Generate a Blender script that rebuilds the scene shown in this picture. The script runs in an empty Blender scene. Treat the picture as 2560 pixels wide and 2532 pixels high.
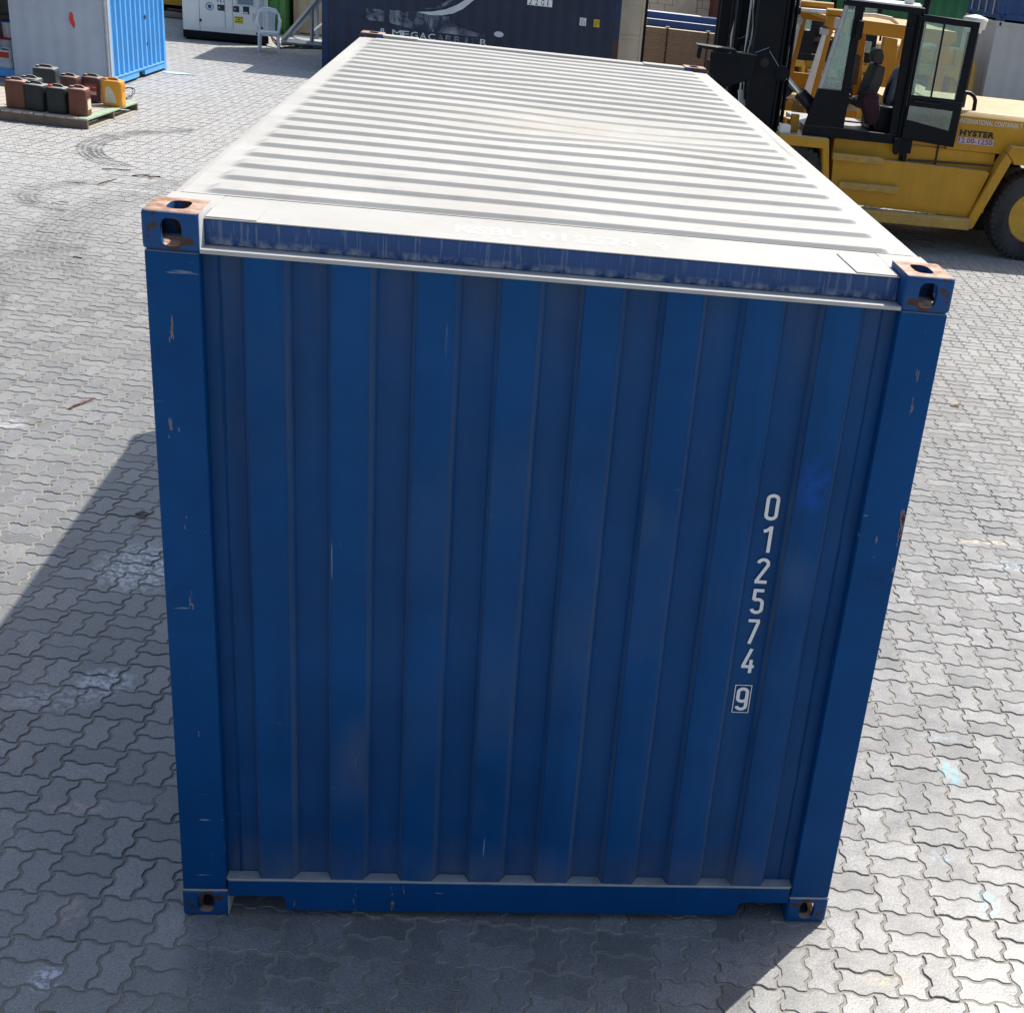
import bpy, bmesh, math, random
import numpy as np
from mathutils import Vector, Matrix

random.seed(7)
rng = np.random.default_rng(11)
R = math.radians
SC = bpy.context.scene
COL = SC.collection

# ---------------------------------------------------------------- camera, sky, sun, exposure
CAM_LOC = (1.01179, -3.90174, 3.47863)
CAM_ROT = (1.131039, -0.110693, -0.109060)
F_PX, W_PX, H_PX, CX, CY = 3261.12, 2560.0, 2532.0, 1681.24, 1352.74
cd = bpy.data.cameras.new('camera')
cam = bpy.data.objects.new('camera', cd)
COL.objects.link(cam)
cam.location = CAM_LOC
cam.rotation_euler = CAM_ROT
cd.sensor_width = 36.0
cd.lens = F_PX * 36.0 / W_PX
cd.shift_x = (W_PX / 2 - CX) / W_PX
cd.shift_y = (CY - H_PX / 2) / W_PX
cd.clip_start = 0.05
cd.clip_end = 3000
SC.camera = cam

SUN = Vector((1.346, 1.39, 2.591)).normalized()
wd = bpy.data.worlds.new('World')
SC.world = wd
wd.use_nodes = True
wn = wd.node_tree
for n in list(wn.nodes):
    wn.nodes.remove(n)
sky = wn.nodes.new('ShaderNodeTexSky')
sky.sky_type = 'NISHITA'
sky.sun_disc = False
sky.sun_elevation = math.asin(SUN.z)
sky.sun_rotation = math.atan2(SUN.x, SUN.y)
sky.air_density = 1.2
sky.dust_density = 3.0
sky.ozone_density = 1.5
bgn = wn.nodes.new('ShaderNodeBackground')
bgn.inputs['Strength'].default_value = 0.12
won = wn.nodes.new('ShaderNodeOutputWorld')
wn.links.new(sky.outputs[0], bgn.inputs[0])
wn.links.new(bgn.outputs[0], won.inputs[0])

sl = bpy.data.lights.new('sun', 'SUN')
sl.energy = 5.0
sl.angle = R(0.53)
sl.color = (1.0, 0.955, 0.88)
so = bpy.data.objects.new('sun', sl)
COL.objects.link(so)
so.rotation_euler = SUN.to_track_quat('Z', 'Y').to_euler()
so.location = (8, 8, 20)

vs = SC.view_settings
vs.view_transform = 'Standard'
vs.look = 'None'
vs.gamma = 1.0
vs.exposure = 0.30
SC.cycles.max_bounces = 7
SC.cycles.diffuse_bounces = 3
SC.cycles.glossy_bounces = 3
SC.cycles.transmission_bounces = 4
SC.cycles.transparent_max_bounces = 12
vs.use_curve_mapping = False

# ---------------------------------------------------------------- materials
def srgb(r, g, b):
    f = lambda c: (c / 255 / 12.92) if c / 255 <= 0.04045 else ((c / 255 + 0.055) / 1.055) ** 2.4
    return (f(r), f(g), f(b))

class NT:
    def __init__(s, name):
        s.m = bpy.data.materials.new(name)
        s.m.use_nodes = True
        s.t = s.m.node_tree
        for n in list(s.t.nodes):
            s.t.nodes.remove(n)
        s.out = s.n('ShaderNodeOutputMaterial')
    def n(s, typ, **kw):
        nd = s.t.nodes.new(typ)
        for k, v in kw.items():
            setattr(nd, k, v)
        return nd
    def set(s, sock, v):
        if isinstance(v, bpy.types.NodeSocket):
            s.t.links.new(v, sock)
        elif isinstance(v, (tuple, list)) and len(v) == 3 and sock.type == 'RGBA':
            sock.default_value = (*v, 1)
        else:
            sock.default_value = v
    def coords(s, scale=(1, 1, 1), kind='Object', rot=(0, 0, 0), loc=(0, 0, 0)):
        tc = s.n('ShaderNodeTexCoord')
        mp = s.n('ShaderNodeMapping')
        s.t.links.new(tc.outputs[kind], mp.inputs[0])
        mp.inputs['Scale'].default_value = scale
        mp.inputs['Rotation'].default_value = rot
        mp.inputs['Location'].default_value = loc
        return mp.outputs[0]
    def noise(s, vec, scale, detail=4, rough=0.55, dist=0.0):
        nd = s.n('ShaderNodeTexNoise')
        s.set(nd.inputs['Vector'], vec)
        nd.inputs['Scale'].default_value = scale
        nd.inputs['Detail'].default_value = detail
        nd.inputs['Roughness'].default_value = rough
        nd.inputs['Distortion'].default_value = dist
        return nd.outputs[0]
    def rng(s, v, a, b, c=0.0, d=1.0, smooth=False):
        nd = s.n('ShaderNodeMapRange')
        if smooth:
            nd.interpolation_type = 'SMOOTHSTEP'
        s.set(nd.inputs[0], v)
        for i, x in enumerate((a, b, c, d)):
            nd.inputs[i + 1].default_value = x
        return nd.outputs[0]
    def math(s, op, a, b=0.0, clamp=False):
        nd = s.n('ShaderNodeMath', operation=op, use_clamp=clamp)
        s.set(nd.inputs[0], a)
        s.set(nd.inputs[1], b)
        return nd.outputs[0]
    def mix(s, f, a, b, mode='MIX'):
        nd = s.n('ShaderNodeMix', data_type='RGBA', blend_type=mode)
        s.set(nd.inputs['Factor'], f)
        s.set(nd.inputs['A'], a) if False else None
        ia = [i for i in nd.inputs if i.name == 'A' and i.type == 'RGBA'][0]
        ib = [i for i in nd.inputs if i.name == 'B' and i.type == 'RGBA'][0]
        s.set(ia, a)
        s.set(ib, b)
        return [o for o in nd.outputs if o.type == 'RGBA'][0]
    def vlen(s, vec, add, mul):
        a = s.n('ShaderNodeVectorMath', operation='MULTIPLY_ADD')
        s.set(a.inputs[0], vec)
        a.inputs[1].default_value = mul
        a.inputs[2].default_value = add
        l = s.n('ShaderNodeVectorMath', operation='LENGTH')
        s.t.links.new(a.outputs[0], l.inputs[0])
        return l.outputs['Value']
    def sep(s, vec):
        nd = s.n('ShaderNodeSeparateXYZ')
        s.set(nd.inputs[0], vec)
        return nd.outputs
    def gray(s, v):
        nd = s.n('ShaderNodeCombineColor')
        for i in range(3):
            s.set(nd.inputs[i], v)
        return nd.outputs[0]
    def bsdf(s, col, rough=0.5, metal=0.0, spec=0.5, normal=None, **kw):
        b = s.n('ShaderNodeBsdfPrincipled')
        s.set(b.inputs['Base Color'], col)
        s.set(b.inputs['Roughness'], rough)
        s.set(b.inputs['Metallic'], metal)
        s.set(b.inputs['Specular IOR Level'], spec)
        if normal is not None:
            s.set(b.inputs['Normal'], normal)
        for k, v in kw.items():
            s.set(b.inputs[k], v)
        s.t.links.new(b.outputs[0], s.out.inputs[0])
        return b
    def bump(s, h, strength=0.3, dist=0.01):
        b = s.n('ShaderNodeBump')
        b.inputs['Strength'].default_value = strength
        b.inputs['Distance'].default_value = dist
        s.set(b.inputs['Height'], h)
        return b.outputs[0]

DUST = (0.36, 0.345, 0.32)
def PM(name, col, rough=0.55, var=0.14, vscale=3.0, metal=0.0, spec=0.45, dust=0.0, dustcol=DUST, rust=0.0,
       rscale=9.0, rustcol=(0.12, 0.045, 0.018), bump=0.0, bscale=60.0, streak=0.0, scol=None, film=0.0):
    """painted / plastic / steel surface: blotchy tone, dust on up-facing faces, rust chips, run-down streaks"""
    t = NT(name)
    v = t.coords()
    n1 = t.noise(v, vscale, 5, 0.6)
    k = t.rng(n1, 0.25, 0.75, 1 - var, 1 + var)
    c = t.mix(1.0, col, t.gray(k), 'MULTIPLY')
    ro = rough
    if film > 0:
        nf = t.noise(t.coords((1, 1, 0.35)), 5.0, 6, 0.65)
        c = t.mix(t.rng(nf, 0.35, 0.75, 0.0, film), c, dustcol)
    if streak > 0:
        ns = t.noise(t.coords((1, 1, 0.03)), 22, 4, 0.6)
        c = t.mix(t.rng(ns, 0.56, 0.72, 0, streak), c, scol or (0.5, 0.5, 0.48))
    if rust > 0:
        nr = t.noise(v, rscale, 9, 0.68)
        nb = t.noise(v, rscale * 0.22, 3)
        mk = t.math('ADD', nr, t.rng(nb, 0.3, 0.7, -0.12, 0.12))
        hi = 0.78 - 0.28 * rust
        c = t.mix(t.rng(mk, hi, hi + 0.035), c, rustcol)
    if dust > 0:
        g = t.n('ShaderNodeNewGeometry')
        nz = t.sep(g.outputs['Normal'])[2]
        nd = t.noise(v, 14, 5)
        f = t.math('MULTIPLY', t.rng(nz, 0.35, 0.9), t.rng(nd, 0.2, 0.7, 0.55 * dust, dust), True)
        c = t.mix(f, c, dustcol)
    nor = None
    if bump > 0:
        nor = t.bump(t.noise(v, bscale, 3), bump, 0.004)
    rr = t.rng(t.noise(v, vscale * 2.3, 4), 0.3, 0.7, max(0.03, ro - 0.08), min(1, ro + 0.1))
    t.bsdf(c, rr, metal, spec, nor)
    return t.m

def glass_mat(name, tint=(0.80, 0.93, 0.90), refl=0.16, dirt=0.12):
    t = NT(name)
    tr = t.n('ShaderNodeBsdfTransparent')
    tr.inputs[0].default_value = (*tint, 1)
    gl = t.n('ShaderNodeBsdfGlossy')
    gl.inputs['Roughness'].default_value = 0.03
    gl.inputs[0].default_value = (0.9, 0.95, 0.95, 1)
    fr = t.n('ShaderNodeFresnel')
    fr.inputs[0].default_value = 1.5
    fac = t.math('ADD', t.math('MULTIPLY', fr.outputs[0], 0.9), refl * 0.3, True)
    mx = t.n('ShaderNodeMixShader')
    t.set(mx.inputs[0], fac)
    t.t.links.new(tr.outputs[0], mx.inputs[1])
    t.t.links.new(gl.outputs[0], mx.inputs[2])
    df = t.n('ShaderNodeBsdfDiffuse')
    df.inputs[0].default_value = (0.45, 0.55, 0.52, 1)
    nz = t.noise(t.coords(), 6, 6, 0.7)
    m2 = t.n('ShaderNodeMixShader')
    t.set(m2.inputs[0], t.rng(nz, 0.45, 0.8, dirt * 0.3, dirt * 2.2))  # pale film: dirt, plus the sky-lit haze painted on tinted panes
    t.t.links.new(mx.outputs[0], m2.inputs[1])
    t.t.links.new(df.outputs[0], m2.inputs[2])
    t.t.links.new(m2.outputs[0], t.out.inputs[0])
    return t.m

def paver_mat(name, use_attr):
    t = NT(name)
    g = t.n('ShaderNodeNewGeometry')
    pos = g.outputs['Position']
    if use_attr:
        a = t.n('ShaderNodeAttribute')
        a.attribute_name = 'tone'
        tone = a.outputs['Fac']
    else:
        oi = t.n('ShaderNodeObjectInfo')
        tone = oi.outputs['Random']
    base = t.mix(tone, (0.195, 0.194, 0.189), (0.285, 0.283, 0.277))
    # broad soiling and blotches
    nb = t.noise(pos, 0.55, 3, 0.6)
    base = t.mix(1.0, base, t.gray(t.rng(nb, 0.3, 0.7, 0.86, 1.10)), 'MULTIPLY')
    nm = t.noise(pos, 6.0, 4, 0.65)
    base = t.mix(1.0, base, t.gray(t.rng(nm, 0.25, 0.75, 0.80, 1.12)), 'MULTIPLY')
    base = t.mix(t.rng(t.sep(pos)[1], 6.0, 15.0, 0.0, 0.78, True), base, (0.44, 0.438, 0.43))  # mixed paler towards the far end of the yard
    # dark aggregate specks and pale grit
    nk = t.noise(pos, 105, 3, 0.8)
    base = t.mix(1.0, base, t.gray(t.rng(nk, 0.28, 0.72, 0.60, 1.34)), 'MULTIPLY')
    base = t.mix(t.rng(t.noise(pos, 150, 2, 0.6), 0.58, 0.66, 0, 0.65), base, (0.07, 0.07, 0.075))
    base = t.mix(t.rng(t.noise(pos, 62, 2, 0.7), 0.60, 0.68, 0, 0.5), base, (0.085, 0.085, 0.09))
    base = t.mix(t.rng(t.noise(pos, 95, 2), 0.69, 0.74, 0, 0.5), base, (0.62, 0.62, 0.60))
    # oily darker stains
    no = t.noise(pos, 2.1, 3, 0.6)
    base = t.mix(t.rng(no, 0.60, 0.74, 0, 0.5, True), base, (0.15, 0.148, 0.145))
    no2 = t.noise(pos, 11.0, 2, 0.6)
    base = t.mix(t.rng(no2, 0.68, 0.76, 0, 0.45, True), base, (0.12, 0.118, 0.12))
    # spilled paint and lime patches at their places
    rag = t.rng(t.noise(pos, 26, 4, 0.7), 0.46, 0.55)
    for (x, y, rx, ry, col, amt) in (
            (3.28, 1.04, 0.05, 0.09, (0.17, 0.40, 0.46), 1.0), (3.16, 0.14, 0.05, 0.09, (0.22, 0.40, 0.44), 0.8),
            (3.05, 0.42, 0.05, 0.05, (0.36, 0.46, 0.60), 0.5), (3.30, 1.32, 0.13, 0.05, (0.27, 0.36, 0.38), 0.5),
            (4.35, 3.70, 0.24, 0.035, (0.55, 0.46, 0.32), 0.9), (4.42, 3.35, 0.12, 0.07, (0.45, 0.58, 0.64), 0.6),
            (-0.80, 2.76, 0.24, 0.28, (0.66, 0.67, 0.68), 1.0), (-0.70, 1.57, 0.13, 0.12, (0.60, 0.62, 0.65), 0.9),
            (-0.86, 1.42, 0.2, 0.1, (0.5, 0.52, 0.54), 0.6), (-0.38, -0.32, 0.05, 0.06, (0.62, 0.66, 0.74), 0.9),
            (-0.55, 0.62, 0.11, 0.05, (0.45, 0.33, 0.30), 0.8), (-0.40, 0.02, 0.05, 0.08, (0.45, 0.33, 0.28), 0.6),
            (-2.18, 4.74, 0.16, 0.10, (0.6, 0.6, 0.59), 0.6), (-1.64, 4.31, 0.05, 0.04, (0.22, 0.32, 0.20), 0.9),
            (-1.99, 4.76, 0.07, 0.05, (0.16, 0.12, 0.08), 0.8), (-1.92, 3.98, 0.10, 0.04, (0.15, 0.12, 0.09), 0.8),
            (-1.30, 3.16, 0.08, 0.05, (0.25, 0.36, 0.26), 0.6), (-3.16, 12.28, 0.22, 0.05, (0.72, 0.72, 0.72), 1.0),
            (-3.2, 13.12, 0.14, 0.10, (0.18, 0.15, 0.11), 0.8), (-0.96, 3.26, 0.07, 0.05, (0.12, 0.10, 0.08), 0.8),
            (2.62, -0.30, 0.10, 0.05, (0.36, 0.31, 0.20), 0.7), (2.98, -0.42, 0.08, 0.04, (0.36, 0.31, 0.20), 0.7)):
        d = t.vlen(pos, (-x / rx, -y / ry, 0), (1 / rx, 1 / ry, 0))
        f = t.math('MULTIPLY', t.rng(d, 0.55, 1.25, amt, 0.0), rag, True)
        base = t.mix(f, base, col)
    # tyre tracks: arcs of rubber on the stones
    sp_ = t.sep(pos)
    trk = t.rng(t.noise(pos, 3.0, 4), 0.3, 0.6, 0.1, 1.0)
    for (cx, cy, rad, wid, x0, y0, x1, y1, amt) in (
            (-2.55, 15.05, 1.88, 0.20, -9, 13.6, -3.5, 17.5, 0.9), (-3.35, 11.75, 0.86, 0.16, -9, 10.9, -3.6, 12.6, 0.85),
            (-1.2, 8.2, 2.35, 0.22, -9, 7.0, -3.0, 9.6, 0.6), (-6.5, 6.5, 3.4, 0.22, -4.2, 5.4, -2.4, 9.4, 0.5),
            (1.5, 10.5, 4.9, 0.35, -4.5, 8.5, -2.0, 15, 0.45), (8.0, 9.0, 3.9, 0.25, 3.0, 6.0, 5.5, 11, 0.14)):
        s_ = sp_
        d = t.math('ABSOLUTE', t.math('SUBTRACT', t.vlen(pos, (-cx, -cy, 0), (1, 1, 0)), rad))
        band = t.rng(d, wid * 0.75, wid, amt, 0.0)
        rib = t.rng(t.math('SINE', t.math('MULTIPLY', d, 95.0)), -0.6, 0.3, 0.35, 1.0)
        inb = t.math('MULTIPLY', t.math('MULTIPLY', t.math('GREATER_THAN', s_[1], y0), t.math('LESS_THAN', s_[1], y1)),
                     t.math('MULTIPLY', t.math('GREATER_THAN', s_[0], x0), t.math('LESS_THAN', s_[0], x1)))
        f = t.math('MULTIPLY', t.math('MULTIPLY', band, rib), t.math('MULTIPLY', inb, trk), True)
        base = t.mix(f, base, (0.085, 0.085, 0.087))
    hb = t.noise(pos, 110, 2, 0.7)
    nor = t.bump(hb, 0.22, 0.003)
    dusty = t.rng(t.sep(pos)[1], 3.5, 11.0, 0.0, 1.0, True)
    rgh = t.math('ADD', t.rng(nm, 0.3, 0.7, 0.27, 0.41), t.math('MULTIPLY', dusty, 0.42))
    t.bsdf(base, rgh, 0.0, t.rng(dusty, 0, 1, 0.70, 0.4), nor)
    return t.m

def sand_mat():
    t = NT('joint_sand')
    g = t.n('ShaderNodeNewGeometry')
    pos = g.outputs['Position']
    c = t.mix(t.rng(t.noise(pos, 4, 6, 0.7), 0.3, 0.7), (0.235, 0.222, 0.198), (0.335, 0.318, 0.285))
    c = t.mix(t.rng(t.noise(pos, 180, 3), 0.55, 0.7, 0, 0.6), c, (0.12, 0.11, 0.10))
    t.bsdf(c, 0.95, 0, 0.2, t.bump(t.noise(pos, 160, 4), 0.6, 0.004))
    return t.m

def far_ground_mat():
    t = NT('far_paving')
    g = t.n('ShaderNodeNewGeometry')
    pos = g.outputs['Position']
    c = t.mix(t.rng(t.noise(pos, 0.4, 6, 0.65), 0.3, 0.7), (0.33, 0.325, 0.315), (0.42, 0.415, 0.40))
    c = t.mix(1.0, c, t.gray(t.rng(t.noise(pos, 9, 4), 0.3, 0.7, 0.85, 1.1)), 'MULTIPLY')
    t.bsdf(c, 0.85, 0, 0.3)
    return t.m

MAT = {}
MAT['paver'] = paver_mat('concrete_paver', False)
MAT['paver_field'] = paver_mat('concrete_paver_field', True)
MAT['sand'] = sand_mat()
MAT['far'] = far_ground_mat()
BLUE = (0.0012, 0.060, 0.208)
def blue_wall():
    t = NT('blue_container_paint')
    v = t.coords()
    x, y, z = t.sep(v)
    c = t.mix(1.0, BLUE, t.gray(t.rng(t.noise(v, 2.4, 5, 0.6), 0.3, 0.7, 0.84, 1.14)), 'MULTIPLY')
    c = t.mix(t.rng(t.noise(v, 1.1, 4, 0.6), 0.42, 0.7, 0, 0.12), c, (0.025, 0.11, 0.26))
    c = t.mix(t.rng(t.noise(t.coords((1, 1, 0.06)), 9, 5, 0.6), 0.54, 0.72, 0, 0.35), c, (0.006, 0.03, 0.09))
    c = t.mix(t.rng(t.noise(t.coords((0.3, 1, 1)), 15, 6, 0.7), 0.68, 0.74, 0, 0.3), c, (0.12, 0.17, 0.25))
    # a brighter repainted patch
    px = t.math('DIVIDE', t.math('SUBTRACT', x, 2.10), 0.06)
    pz = t.math('DIVIDE', t.math('SUBTRACT', z, 1.86), 0.11)
    pd = t.math('ADD', t.math('MULTIPLY', px, px), t.math('MULTIPLY', pz, pz))
    c = t.mix(t.math('MULTIPLY', t.rng(pd, 0.1, 1.1, 0.8, 0.0), t.rng(t.noise(v, 18, 4), 0.35, 0.6), True), c, (0.008, 0.075, 0.40))
    # dust film lying in the troughs (set back) and on their slanted sides
    tr = t.rng(y, 0.020, 0.046)
    nf = t.noise(t.coords((1, 1, 0.22)), 6, 6, 0.65)
    c = t.mix(t.math('MULTIPLY', tr, t.rng(nf, 0.3, 0.75, 0.02, 0.09), True), c, (0.14, 0.15, 0.165))
    sl = t.math('MULTIPLY', t.rng(y, 0.014, 0.022), t.rng(y, 0.050, 0.040))
    c = t.mix(t.math('MULTIPLY', sl, t.rng(nf, 0.3, 0.7, 0.08, 0.32), True), c, (0.16, 0.18, 0.19))
    # dirt that has washed down from the header, thin pale scratches, small chips
    wash = t.rng(z, 2.10, 2.47, 0, 1)
    c = t.mix(t.math('MULTIPLY', t.math('MULTIPLY', wash, tr), t.rng(t.noise(t.coords((1, 1, 0.1)), 14, 5), 0.35, 0.7, 0.02, 0.34), True), c, (0.10, 0.095, 0.085))
    foot = t.rng(z, 0.36, 0.16, 0, 1)
    c = t.mix(t.math('MULTIPLY', foot, t.rng(t.noise(t.coords((1, 1, 0.3)), 9, 5), 0.3, 0.7, 0.05, 0.45), True), c, (0.17, 0.17, 0.165))
    ns = t.noise(t.coords((1, 1, 0.035)), 34, 3, 0.5)
    nm = t.noise(v, 1.7, 3)
    c = t.mix(t.math('MULTIPLY', t.rng(ns, 0.742, 0.755, 0, 0.8), t.rng(nm, 0.5, 0.62), True), c, (0.28, 0.33, 0.38))
    nc = t.noise(v, 26, 8, 0.7)
    c = t.mix(t.rng(nc, 0.745, 0.76, 0, 0.9), c, (0.05, 0.03, 0.022))
    t.bsdf(c, t.rng(t.noise(v, 5, 4), 0.3, 0.7, 0.40, 0.58), 0, 0.13, t.bump(t.noise(v, 2.6, 3), 0.5, 0.02))
    return t.m
MAT['blue_wall'] = blue_wall()
def blue_post():
    t = NT('blue_post_paint')
    v = t.coords()
    x, y, z = t.sep(v)
    c = t.mix(1.0, BLUE, t.gray(t.rng(t.noise(v, 3.0, 5, 0.6), 0.3, 0.7, 0.85, 1.15)), 'MULTIPLY')
    nc = t.noise(t.coords((1, 1, 0.22)), 30, 7, 0.66)
    nm = t.noise(v, 2.2, 4, 0.6)
    k = t.math('ADD', nc, t.rng(nm, 0.35, 0.7, -0.10, 0.085))
    for (xc, z0_, z1_, hw) in ((0.070, 2.0, 2.46, 0.016), (0.018, 1.9, 2.45, 0.012), (2.372, 1.55, 2.46, 0.014), (2.425, 1.1, 1.7, 0.010), (0.085, 0.6, 1.75, 0.02)):
        bx = t.rng(t.math('ABSOLUTE', t.math('SUBTRACT', x, xc)), hw * 0.3, hw, 0.075, 0.0)
        bz = t.math('MULTIPLY', t.rng(z, z0_ - 0.15, z0_), t.rng(z, z1_ + 0.02, z1_))
        k = t.math('ADD', k, t.math('MULTIPLY', bx, bz))
    c = t.mix(t.rng(k, 0.683, 0.693), c, (0.27, 0.20, 0.18))
    c = t.mix(t.rng(k, 0.712, 0.73), c, (0.075, 0.03, 0.016))
    ns = t.noise(t.coords((0.10, 1, 1)), 46, 3, 0.5)
    c = t.mix(t.math('MULTIPLY', t.rng(ns, 0.71, 0.73), t.rng(nm, 0.45, 0.6), True), c, (0.35, 0.38, 0.42))
    g = t.n('ShaderNodeNewGeometry')
    nz = t.sep(g.outputs['Normal'])[2]
    c = t.mix(t.rng(nz, 0.4, 0.9, 0, 0.85), c, DUST)
    t.bsdf(c, 0.5, 0, 0.12)
    return t.m
MAT['blue_post'] = blue_post()
def header_blue():
    t = NT('blue_header_with_white_runs')
    v = t.coords()
    x, y, z = t.sep(v)
    c = t.mix(1.0, (0.008, 0.062, 0.215), t.gray(t.rng(t.noise(v, 3, 5), 0.3, 0.7, 0.85, 1.12)), 'MULTIPLY')
    n = t.noise(t.coords((1, 1, 0.06), loc=(0, 0, 0.3)), 100, 4, 0.55, 0.3)
    dens = t.rng(t.noise(v, 2.6, 3), 0.30, 0.6, 0.15, 1.0)
    c = t.mix(t.math('MULTIPLY', t.rng(n, 0.555, 0.62, 0, 0.32), dens, True), c, (0.33, 0.37, 0.43))
    low = t.rng(z, 2.515, 2.490, 0, 1)
    c = t.mix(t.math('MULTIPLY', low, t.rng(t.noise(v, 40, 4), 0.4, 0.65, 0, 0.8), True), c, (0.45, 0.46, 0.47))
    c = t.mix(t.rng(t.noise(v, 30, 7, 0.7), 0.72, 0.74), c, (0.05, 0.028, 0.02))
    t.bsdf(c, 0.45, 0, 0.4)
    return t.m
MAT['header'] = header_blue()
def roof_white():
    t = NT('white_roof_paint')
    v = t.coords()
    c = t.mix(t.rng(t.noise(v, 1.4, 6, 0.65), 0.3, 0.7), (0.405, 0.396, 0.368), (0.480, 0.473, 0.452))
    c = t.mix(t.rng(t.noise(v, 7, 6, 0.7), 0.54, 0.74, 0, 0.45), c, (0.33, 0.31, 0.27))
    dd = t.vlen(v, (-1.42 / 0.75, -2.6 / 0.5, 0), (1 / 0.75, 1 / 0.5, 0))
    c = t.mix(t.math('MULTIPLY', t.rng(dd, 0.2, 1.2, 0.55, 0.0), t.rng(t.noise(v, 5, 5, 0.65), 0.35, 0.65), True), c, (0.36, 0.33, 0.265))
    c = t.mix(t.rng(t.noise(v, 34, 8, 0.7), 0.72, 0.76, 0, 0.8), c, (0.20, 0.17, 0.13))
    c = t.mix(t.rng(t.noise(t.coords((1, 0.25, 1)), 9, 5), 0.64, 0.72, 0, 0.3), c, (0.50, 0.47, 0.40))
    t.bsdf(c, 0.55, 0, 0.22, t.bump(t.noise(v, 3.5, 3), 0.25, 0.01))
    return t.m
MAT['roof'] = roof_white()
def casting_mat():
    t = NT('worn_corner_casting')
    v = t.coords()
    g = t.n('ShaderNodeNewGeometry')
    nz = t.sep(g.outputs['Normal'])[2]
    c = t.mix(1.0, BLUE, t.gray(t.rng(t.noise(v, 6, 5), 0.3, 0.7, 0.85, 1.2)), 'MULTIPLY')
    k = t.math('ADD', t.noise(v, 17, 7, 0.62), t.rng(t.noise(v, 4.5, 3), 0.3, 0.7, -0.1, 0.1))
    c = t.mix(t.rng(k, 0.525, 0.56), c, (0.060, 0.028, 0.016))
    inn = t.math('MULTIPLY', t.rng(t.sep(v)[0], 0.1595, 0.1605, 0, 0.9), t.math('GREATER_THAN', t.sep(g.outputs['Normal'])[0], 0.5))
    c = t.mix(inn, c, (0.58, 0.58, 0.57))
    top = t.rng(nz, 0.5, 0.85)
    rust = t.mix(t.rng(t.noise(v, 24, 6, 0.65), 0.36, 0.6), (0.26, 0.115, 0.055), (0.48, 0.35, 0.27))
    c = t.mix(top, c, rust)
    t.bsdf(c, 0.6, 0, 0.35, t.bump(t.noise(v, 60, 5), 0.35, 0.003))
    return t.m
MAT['casting'] = casting_mat()
MAT['white_ledge'] = PM('white_ledge_paint', (0.43, 0.43, 0.42), 0.55, 0.12, 9, rust=0.18, rscale=24)
MAT['marking'] = PM('white_marking', (0.82, 0.84, 0.85), 0.5, 0.05)
MAT['faint_marking'] = PM('faint_roof_marking', (0.63, 0.62, 0.585), 0.55, 0.10, 12)
MAT['dark_seam'] = PM('dark_sealant', (0.07, 0.065, 0.06), 0.8)
MAT['under'] = PM('dark_underside', (0.02, 0.022, 0.025), 0.8)
MAT['weld_dust'] = PM('dusty_weld', (0.36, 0.37, 0.37), 0.8, 0.2, 14)

MAT['navy'] = PM('navy_container_paint', (0.0095, 0.020, 0.052), 0.5, 0.2, 2.0, rust=0.12, rscale=6, streak=0.12, scol=(0.05, 0.07, 0.11))
MAT['navy_post'] = PM('navy_rusted_post', (0.010, 0.028, 0.085), 0.55, 0.2, 2.0, rust=0.75, rscale=2.4, rustcol=(0.055, 0.03, 0.022))
MAT['lightblue'] = PM('light_blue_paint', (0.10, 0.39, 0.80), 0.5, 0.12, 2.5, rust=0.10, rscale=7, rustcol=(0.05, 0.045, 0.05), dust=0.3)
MAT['greydoor'] = PM('grey_white_door', (0.37, 0.43, 0.52), 0.5, 0.10, 2.0, streak=0.15, scol=(0.32, 0.37, 0.44))
MAT['cream'] = PM('cream_paint', (0.66, 0.57, 0.43), 0.6, 0.12, 2.0, rust=0.08, dust=0.3, streak=0.25, scol=(0.40, 0.34, 0.26))
MAT['green'] = PM('green_container_paint', (0.015, 0.13, 0.052), 0.5, 0.2, 1.6, streak=0.25, scol=(0.008, 0.06, 0.03))
MAT['greend'] = PM('green_paint_by_generator', (0.030, 0.155, 0.045), 0.5, 0.2, 1.6, rust=0.15)
MAT['beige'] = PM('beige_container_paint', (0.46, 0.40, 0.31), 0.6, 0.12, 1.6, streak=0.35, scol=(0.25, 0.21, 0.17))
MAT['redbrown'] = PM('red_brown_container_paint', (0.085, 0.022, 0.018), 0.55, 0.2, 1.6)
MAT['white_cont'] = PM('pale_grey_container_paint', (0.50, 0.50, 0.48), 0.55, 0.08, 1.6, streak=0.25, scol=(0.36, 0.35, 0.32))
MAT['blue_cont'] = PM('royal_blue_container_paint', (0.012, 0.055, 0.19), 0.5, 0.15, 1.6, rust=0.1)
MAT['yellow'] = PM('forklift_yellow', (0.52, 0.262, 0.012), 0.45, 0.12, 2.5, spec=0.3, dust=0.8, dustcol=(0.58, 0.50, 0.36), streak=0.22, scol=(0.16, 0.085, 0.015), rust=0.2, rscale=14, rustcol=(0.07, 0.035, 0.015), film=0.06)
MAT['step_yellow'] = PM('dusty_step_yellow', (0.46, 0.28, 0.05), 0.7, 0.25, 9, dust=0.8, dustcol=(0.50, 0.45, 0.36), film=0.16)
MAT['yellow2'] = PM('forklift_orange_yellow', (0.42, 0.20, 0.012), 0.45, 0.12, 2.5, spec=0.3, dust=0.6, dustcol=(0.58, 0.48, 0.33), film=0.06)
MAT['black'] = PM('machine_black', (0.0042, 0.0062, 0.0095), 0.45, 0.25, 3.0, spec=0.15, dust=0.55, dustcol=(0.34, 0.33, 0.32), film=0.008)
MAT['black_gloss'] = PM('glossy_black', (0.008, 0.011, 0.016), 0.3, 0.15, spec=0.3)
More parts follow.
